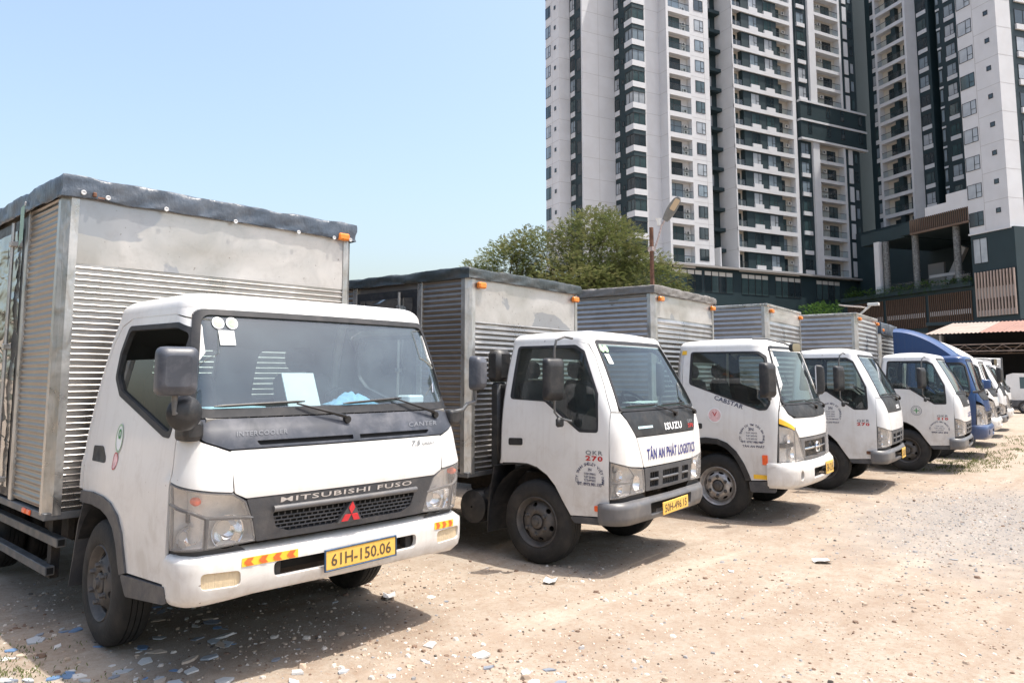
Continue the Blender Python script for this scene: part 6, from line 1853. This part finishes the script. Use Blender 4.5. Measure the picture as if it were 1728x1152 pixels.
for nm, a, b in (('road_map', (-.1, .30), .0), ('paper_sheet', (.15, .36), .4)):
    m = MB(); m.box(-.16, .16, -.1, .1, 0, .006, 0, Matrix.Translation((a[0], a[1], 1.425)) @ Matrix.Rotation(b, 4, 'Z')); m.build(nm, M['paper'], T2)

T3 = empty('box_truck', (9.419, 3.301, 0), .084)
tag(T3, 'white box truck with round pink door sticker and black wheel arch flares', 'truck', GRP)
cab, ws, bu, gr, co, bc = std_cab(T3, CABSTAR, 'white', 'white', grille_k='bump_g')
chassis(T3, wz=.378, wy=1.01, Rr=.378, outer=-.86, style='s')
cargo_box(T3, 1.0, 1.73, 5.7, .8, 2.76, .064, 2.42, 4.6, 'tarp_grey', .075, 12, door=False, side='steel_side_b')
door_writing(cab, T3, 3); side_marker(cab, T3, .42, .72, .06, .11); 
decal(cab, 'side_reflector', *rect2d(.09, .05), 1.43, 1.965, M['yellow'], T3, 'S', .004)
decal(cab, 'side_reflector', *rect2d(.24, .05), .44, .525, M['yellow'], T3, 'S', .004)
yr_ = cab.reg([('S', .26, 1.195, .01), ('F', -.70, 1.09, .01), ('F', -.70, 1.055, .01), ('S', .26, 1.135, .01)], .005)
patch(cab, 'turn_lamp', yr_, M['yellow'], T3, off=.006, depth=.01, grid=.05)
mirror_arm(T3, Vector((-1.06, .33, 1.63)), (.19, .40, .09), [(-.90, .34, 1.42), (-.99, .31, 1.42), (-1.05, .31, 1.46), (-1.06, .31, 1.55)], .02, 0, R(-20), 'plastic')
mirror_arm(T3, Vector((1.06, .33, 1.63)), (.19, .40, .09), [(.90, .34, 1.42), (.99, .31, 1.42), (1.05, .31, 1.46), (1.06, .31, 1.55)], .02, 0, R(20), 'plastic')
mirror_arm(T3, Vector((-.42, .17, 2.015)), (.16, .10, .05), [(-.62, .62, 2.13), (-.60, .45, 2.12), (-.52, .28, 2.07), (-.45, .21, 2.03)], .012, 0, R(160), 'plastic')
plate(T3, '50H-123.45', .33, .03, .56, .33, .15, False)
e = MB(); e.lathe([(-.01, .05), (-.014, .062), (.0, .066)], 20, 'y', tuple(cab.at(cab.ig(cab.F(0, .83)[0]), .83, .006))); e.box(-.09, .09, cab.yf(.83) - .022, cab.yf(.83) - .01, .82, .84, .003); e.build('emblem', M['chrome'], gr, smooth=40)
decal(cab, 'paper_slip', *rect2d(.06, .11), -.58, 1.85, M['paper'], ws, 'F', -.001)

T4 = empty('box_truck', (12.598, 3.249, 0), .111)
tag(T4, 'white box truck with bright bare metal box, fourth in the row', 'truck', GRP)
cab, ws, bu, gr, co, bc = std_cab(T4, QKR, 'white2')
chassis(T4, wz=.372, wy=.965, Rr=.372, outer=-.845)
cargo_box(T4, 1.0, 1.66, 5.7, .8, 2.80, .075, 2.55, 2.9, None, .1, 21, side='steel_side_b')
qkr_mirror(T4, -1); qkr_mirror(T4, 1); door_writing(cab, T4, 4); side_marker(cab, T4, .31, .58, .075, .045, 'rust')
V, F = fit_text('ISUZU', .3, .055, .05, 1.05); decal(cab, 'brand_lettering', V, F, .16, 1.19, M['ink_white'], co, 'F', .006)
plate(T4, '51D-296.10', .3, .03, .505, .33, .15, False)

T5 = empty('box_truck', (15.775, 2.885, 0), .1)
tag(T5, 'white box truck with round emblem on its door beside the blue truck', 'truck', GRP)
cab, ws, bu, gr, co, bc = std_cab(T5, QKR, 'white')
chassis(T5, wz=.372, wy=.965, Rr=.372, outer=-.845)
cargo_box(T5, 1.0, 1.66, 5.7, .8, 2.84, .085, 2.84, 2.9, None, .1, 25, door=False, side='steel_side_b')
qkr_mirror(T5, -1); qkr_mirror(T5, 1); door_writing(cab, T5, 5)
V, F = fit_text('ISUZU', .3, .055, .05, 1.05); decal(cab, 'brand_lettering', V, F, .16, 1.19, M['ink_white'], co, 'F', .006)
V, F = fit_text('LOGISTICS', .6, .08, .02); decal(cab, 'nose_lettering', V, F, .1, .96, M['ink_blue'], T5, 'F', .004)
# ---- the rest of the row, seen nose to tail
T6 = empty('box_truck', (18.7, 3.0, 0), .1)
tag(T6, 'bright blue cab truck with a tall blue wind deflector', 'truck', GRP)
cab, ws, bu, gr, co, bc = std_cab(T6, CABSTAR, 'blue', 'blue')
chassis(T6, wz=.378, wy=1.01, Rr=.378, outer=-.86, nuts=False)
cargo_box(T6, 1.0, 1.95, 6.0, .8, 2.78, .085, 2.78, 2.9, 'tarp', .22, 31, door=False)
deflector(T6, 'blue', .55, 1.75, 2.09, 2.74)
mirror_arm(T6, Vector((-1.06, .10, 1.52)), (.20, .20, .12), [(-.90, .30, 1.36), (-.97, .16, 1.38), (-1.05, .11, 1.42)], .025, 0, R(14), 'blue')

T7 = empty('box_truck', (22.0, 3.35, 0), .1)
tag(T7, 'white truck with a white wind deflector just past the blue truck', 'truck', GRP)
cab, ws, bu, gr, co, bc = std_cab(T7, CABSTAR, 'white', 'white')
chassis(T7, wz=.378, wy=1.01, Rr=.378, outer=-.86, nuts=False)
cargo_box(T7, 1.0, 1.95, 6.0, .8, 2.70, .085, 2.70, 2.9, None, .1, 33, door=False)
deflector(T7, 'white', .5, 1.75, 2.09, 2.66)
V, F = fit_text('3N', .3, .12, .02); decal(cab, 'nose_lettering', V, F, .1, 1.06, M['paper_blue'], T7, 'F', .004)
mirror_arm(T7, Vector((1.10, .12, 1.72)), (.20, .40, .09), [(.90, .34, 1.36), (1.05, .16, 1.34), (1.10, .12, 1.42), (1.10, .12, 1.6)], .02, 0, R(-14), 'plastic')
mirror_arm(T7, Vector((-.2, .10, 2.03)), (.16, .16, .06), [(-.5, .55, 2.12), (-.35, .25, 2.1), (-.22, .14, 2.05)], .014, 0, R(160), 'plastic')

T8 = empty('box_truck', (25.2, 3.7, 0), .1)
tag(T8, 'white truck with grey bumper, second past the blue truck', 'truck', GRP)
cab, ws, bu, gr, co, bc = std_cab(T8, QKR, 'white2')
chassis(T8, wz=.372, wy=.965, Rr=.372, outer=-.845, nuts=False)
cargo_box(T8, 1.0, 1.66, 5.7, .8, 2.4, .085, 2.4, 2.9, None, .1, 35, door=False)
qkr_mirror(T8, -1); qkr_mirror(T8, 1)
V, F = fit_text('VT', .3, .1, .02); decal(cab, 'nose_lettering', V, F, .1, .96, M['ink_blue'], T8, 'F', .004)

T9 = empty('box_truck', (28.4, 4.0, 0), .1)
tag(T9, 'last white truck of the row, with a white bumper', 'truck', GRP)
cab, ws, bu, gr, co, bc = std_cab(T9, CABSTAR, 'white', 'white')
chassis(T9, wz=.378, wy=1.01, Rr=.378, outer=-.86, nuts=False)
cargo_box(T9, 1.0, 1.73, 5.7, .8, 2.3, .085, 2.3, 2.9, None, .1, 37, door=False)
qkr_mirror(T9, 1)

# pickup van by the shed
vn = empty('small_van', (42.4, 4.35, 0), R(6)); tag(vn, 'small white van with grey lower body parked by the shed', 'van')
def vprof(m, pts, x0, x1, bev=.04):
    m.prism(pts, x0, x1, 'x')
m = MB(); rows = []
prof = [(-1.9, .35), (-1.95, .55), (-1.93, .85), (-1.75, 1.0), (-1.35, 1.12), (-.75, 1.72), (-.5, 1.8), (1.6, 1.84), (1.85, 1.75), (1.95, 1.1), (1.95, .35)]
for f, x in ((.0, -.78), (.0, -.78), (1, -.74), (1, .74), (0, .78)):
    rows.append([(x * (1 - .10 * max(0, z - 1.05)), y, z) for y, z in prof])
m.grid(rows[1:]); m.add(rows[1], [tuple(range(len(prof)))]); m.add(rows[-1], [tuple(range(len(prof)))])
m.build('van_body', M['white'], vn, smooth=35)
m = MB(); m.box(-.80, .80, -1.97, 1.97, .30, .62, .03); m.build('lower_body', M['plastic_g'], vn)
for sx in (-1, 1):
    m = MB()
    for a, b, c, d_ in ((-1.12, -.62, -.42, -.42), (-.36, -.36, .45, .45), (.52, .52, 1.35, 1.35)):
        z0, z1 = 1.14, 1.66
        m.add([(sx * (.785 - .078 * .1), a, z0), (sx * (.785 - .078 * .6), b, z1), (sx * (.785 - .078 * .6), d_, z1), (sx * (.785 - .078 * .1), c, z0)], [(0, 1, 2, 3)])
    m.build('side_window', M['p_teal'], vn)
    for y in (-1.25, 1.2): wheel(vn, sx * .80, y, .30, 's', .30, .17, sx > 0, False)
m = MB(); m.add([(-.68, -1.36, 1.14), (.68, -1.36, 1.14), (.62, -.80, 1.70), (-.62, -.80, 1.70)], [(0, 1, 2, 3)]); m.build('windscreen', M['p_dark'], vn)
V, F = fit_text('VT', .4, .1, .02); m = MB(); m.add([(-.80, .2 - u, .75 + v) for u, v in V], F); m.build('door_lettering', M['ink_blue'], vn)
cb = empty('cargo_box', (43.8, 8.1, 0), R(-20)); tag(cb, 'plain grey white cargo box standing under the shed roof', 'cargo box')
m = MB(); m.box(-1.4, 1.4, -.9, .9, .7, 2.6, .03); m.build('box_body', mat('box_white', (.5, .5, .5), .6, 0, .1, 2), cb)
m = MB()
for x in (-1.0, 1.0): m.box(x - .08, x + .08, -.8, .8, 0, .7)
m.build('trestle', M['iron'], cb)
m = MB()
for x in (-1.41, 1.41):
    for y in (-.9, .9): m.box(x - .03, x + .03, y - .04, y + .04, .68, 2.63)
m.build('corner_trim', M['ironbar'], cb)
# ------------------------------------------------------------------ stones, broken tile chips and weeds
rd = random.Random(77)
def lot_point(r0=2.4, r1=26, k=1.0):
    r_ = r0 + (r1 - r0) * rd.random() ** k; a = rd.uniform(.02, 1.42)
    return r_ * math.cos(a), r_ * math.sin(a), r_
SM = [mat('stone_sand', (.40, .31, .235), .9, 0, .25, 9), mat('stone_pale', (.55, .49, .43), .9, 0, .15, 9), mat('stone_grey', (.27, .26, .255), .9, 0, .25, 9), mat('stone_brown', (.18, .115, .08), .9, 0, .3, 9), mat('stone_dark', (.09, .075, .065), .9, 0, .3, 9)]
V = []; F = []; MI = []
def stone(x, y, s_, mi):
    b = len(V); z = gz(x, y); h = s_ * rd.uniform(.35, .75); a0 = rd.random() * 6.28; n = 5
    el = rd.uniform(.6, 1.0); ca, sa = math.cos(a0), math.sin(a0)
    def P(u, v, zz): V.append((x + u * ca - v * sa, y + u * sa + v * ca, z + zz))
    for k in range(n):
        a = 2 * PI * k / n; q = s_ * rd.uniform(.75, 1.15); P(q * math.cos(a), q * el * math.sin(a), -h * .25)
    for k in range(n):
        a = 2 * PI * (k + .5) / n; q = s_ * rd.uniform(.45, .8); P(q * math.cos(a), q * el * math.sin(a), h * rd.uniform(.6, 1.0))
    for k in range(n):
        l = (k + 1) % n
        F.append((b + k, b + l, b + n + k)); F.append((b + l, b + n + l, b + n + k)); MI.extend([mi, mi])
    F.append(tuple(b + n + k for k in range(n))); MI.append(mi)
for i in range(46000):
    x, y, r_ = lot_point(2.3, 17, 1.15)
    clump = vnoise(x * .8, y * .8, 5) + .5 * vnoise(x * 3, y * 3, 8)
    if rd.random() > .42 + .95 * clump: continue
    s_ = min(.04, rd.lognormvariate(math.log(.0042), .55) * (1 + r_ * .01))
    stone(x, y, s_, rd.choices(range(5), (6, 3, 1, 4, .8))[0])
for i in range(5000):
    u = rd.gauss(0, 1); v = rd.gauss(0, 1); x = 10.4 + 1.8 * u; y = 1.7 + .95 * v
    stone(x, y, min(.05, rd.lognormvariate(math.log(.008), .45)), rd.choices(range(5), (2, 1, 7, 1, 1.5))[0])
for i in range(15000):                                   # coarser rubble towards the camera
    x, y, r_ = lot_point(2.3, 7.0, 1.5)
    if rd.random() > .35 + 1.1 * max(0, vnoise(x * 1.1, y * 1.1, 15) + .25) * (1.6 if y > x * 1.0 else .8): continue
    stone(x, y, min(.04, rd.lognormvariate(math.log(.0078), .5)), rd.choices(range(5), (6, 4, 1, 3, .6))[0])
me = bpy.data.meshes.new('gravel'); me.from_pydata(V, [], F)
for m in SM: me.materials.append(m)
me.polygons.foreach_set('material_index', MI)
tag(obj('gravel', me), 'loose pale and brown stones strewn over the sandy lot', 'gravel', kind='stuff')

# broken chips, each its own piece
CM = [mat('chip_white', (.60, .59, .57), .5, 0, .08, 12, (DUST, .4, 14)), mat('chip_pale', (.42, .45, .48), .45, 0, .1, 12, (DUST, .4, 14)), mat('chip_blue', (.12, .22, .38), .4, 0, .15, 12, (DUST, .35, 14)), mat('chip_slate', (.2, .23, .28), .5, 0, .15, 12, (DUST, .4, 14)), mat('chip_buff', (.52, .42, .33), .6, 0, .1, 12)]
CN = ['white', 'pale grey', 'blue', 'slate grey', 'buff']
def chip_mesh(mi, seed):
    q = random.Random(seed); n = q.choice((4, 5, 6)); m = MB(); el = q.uniform(.4, .9)
    pts = [(math.cos(2 * PI * k / n + q.uniform(-.35, .35)) * q.uniform(.7, 1.1), el * math.sin(2 * PI * k / n + q.uniform(-.35, .35)) * q.uniform(.7, 1.1)) for k in range(n)]
    m.prism(pts, -.06, .11, 'z')
    return m.mesh('tile_chip', CM[mi])
cms = {mi: [chip_mesh(mi, mi * 10 + k) for k in range(4)] for mi in range(5)}
spots = []
for i in range(170): spots.append((rd.uniform(.9, 2.6), rd.uniform(3.2, 5.6), .55))      # thick by the nearest front wheel
for i in range(75): spots.append((rd.uniform(1.4, 3.4), rd.uniform(2.0, 3.7), .6))
for i in range(45):
    x, y, r_ = lot_point(2.8, 13, 1.1); spots.append((x, y, 1.0))
cnt = 0
for x, y, k in spots:
    if x < .4 or y < .3: continue
    mi = rd.choices(range(5), (5, 4, 2, 3, 3))[0]; s_ = rd.uniform(.014, .06) * (.75 + .35 * k) * (1.25 if k < .7 else .8)
    o = obj('tile_chip', rd.choice(cms[mi]), None, (x, y, gz(x, y) + s_ * .05), rd.random() * 6.28, (s_, s_, s_ * rd.uniform(.6, 1.2)))
    o.rotation_euler = (rd.gauss(0, .09), rd.gauss(0, .09), rd.random() * 6.28)
    tag(o, 'broken %s tile chip lying on the sandy ground' % CN[mi], 'tile chip', 'broken %s tile chips on the ground' % CN[mi])
# two bigger white scraps
for (x, y), s_, lb in (((4.93, 3.95), .055, 'curled white plastic scrap by the second truck front wheel'), ((3.75, 4.55), .05, 'pale flat scrap in front of the nearest truck far wheel'), ((7.1, 2.55), .055, 'folded white scrap lying alone in the open sun')):
    m = MB(); m.grid([[(s_ * (i - 3) / 2.2, s_ * .45 * (j - 2), .012 + s_ * .18 * vnoise(i * .6, j * .6, s_ * 50) + .02 * abs(j - 2) * .4) for i in range(7)] for j in range(5)])
    o = m.build('plastic_scrap', CM[0], None, smooth=50); o.location = (x, y, gz(x, y)); o.rotation_euler = (0, 0, rd.random() * 3)
    tag(o, lb, 'litter')
# weeds
V = []; F = []
M['weed'] = leafmat('weed_green', [(.2, (.10, .12, .045)), (.6, (.17, .19, .075)), (.9, (.30, .26, .14))])
def tuft(x, y, n, h):
    for _ in range(n):
        a = rd.random() * 6.28; l = h * rd.uniform(.5, 1.2); px, py = x + rd.gauss(0, .05), y + rd.gauss(0, .05); z = gz(px, py)
        dx, dy = math.cos(a), math.sin(a); w_ = .004; b = len(V)
        V.extend([(px - dy * w_, py + dx * w_, z - .005), (px + dy * w_, py - dx * w_, z - .005), (px + dx * l * .35 + dy * w_ * .7, py + dy * l * .35 - dx * w_ * .7, z + l * .7), (px + dx * l * .8, py + dy * l * .8, z + l)])
        F.append((b, b + 1, b + 2)); F.append((b, b + 2, b + 3))
for i in range(130): tuft(rd.gauss(1.35, .22), rd.gauss(4.9, .4), 9, .018)
for i in range(90): tuft(rd.gauss(16.6, .7), rd.gauss(3.2, .3), 9, .05)
for i in range(110): tuft(rd.uniform(17, 27), rd.gauss(3.1, .4), 9, .06)
me = bpy.data.meshes.new('weeds'); me.from_pydata(V, [], F); me.materials.append(M['weed'])
tag(obj('weeds', me), 'thin green weeds in front of the far trucks', 'weeds', kind='stuff')
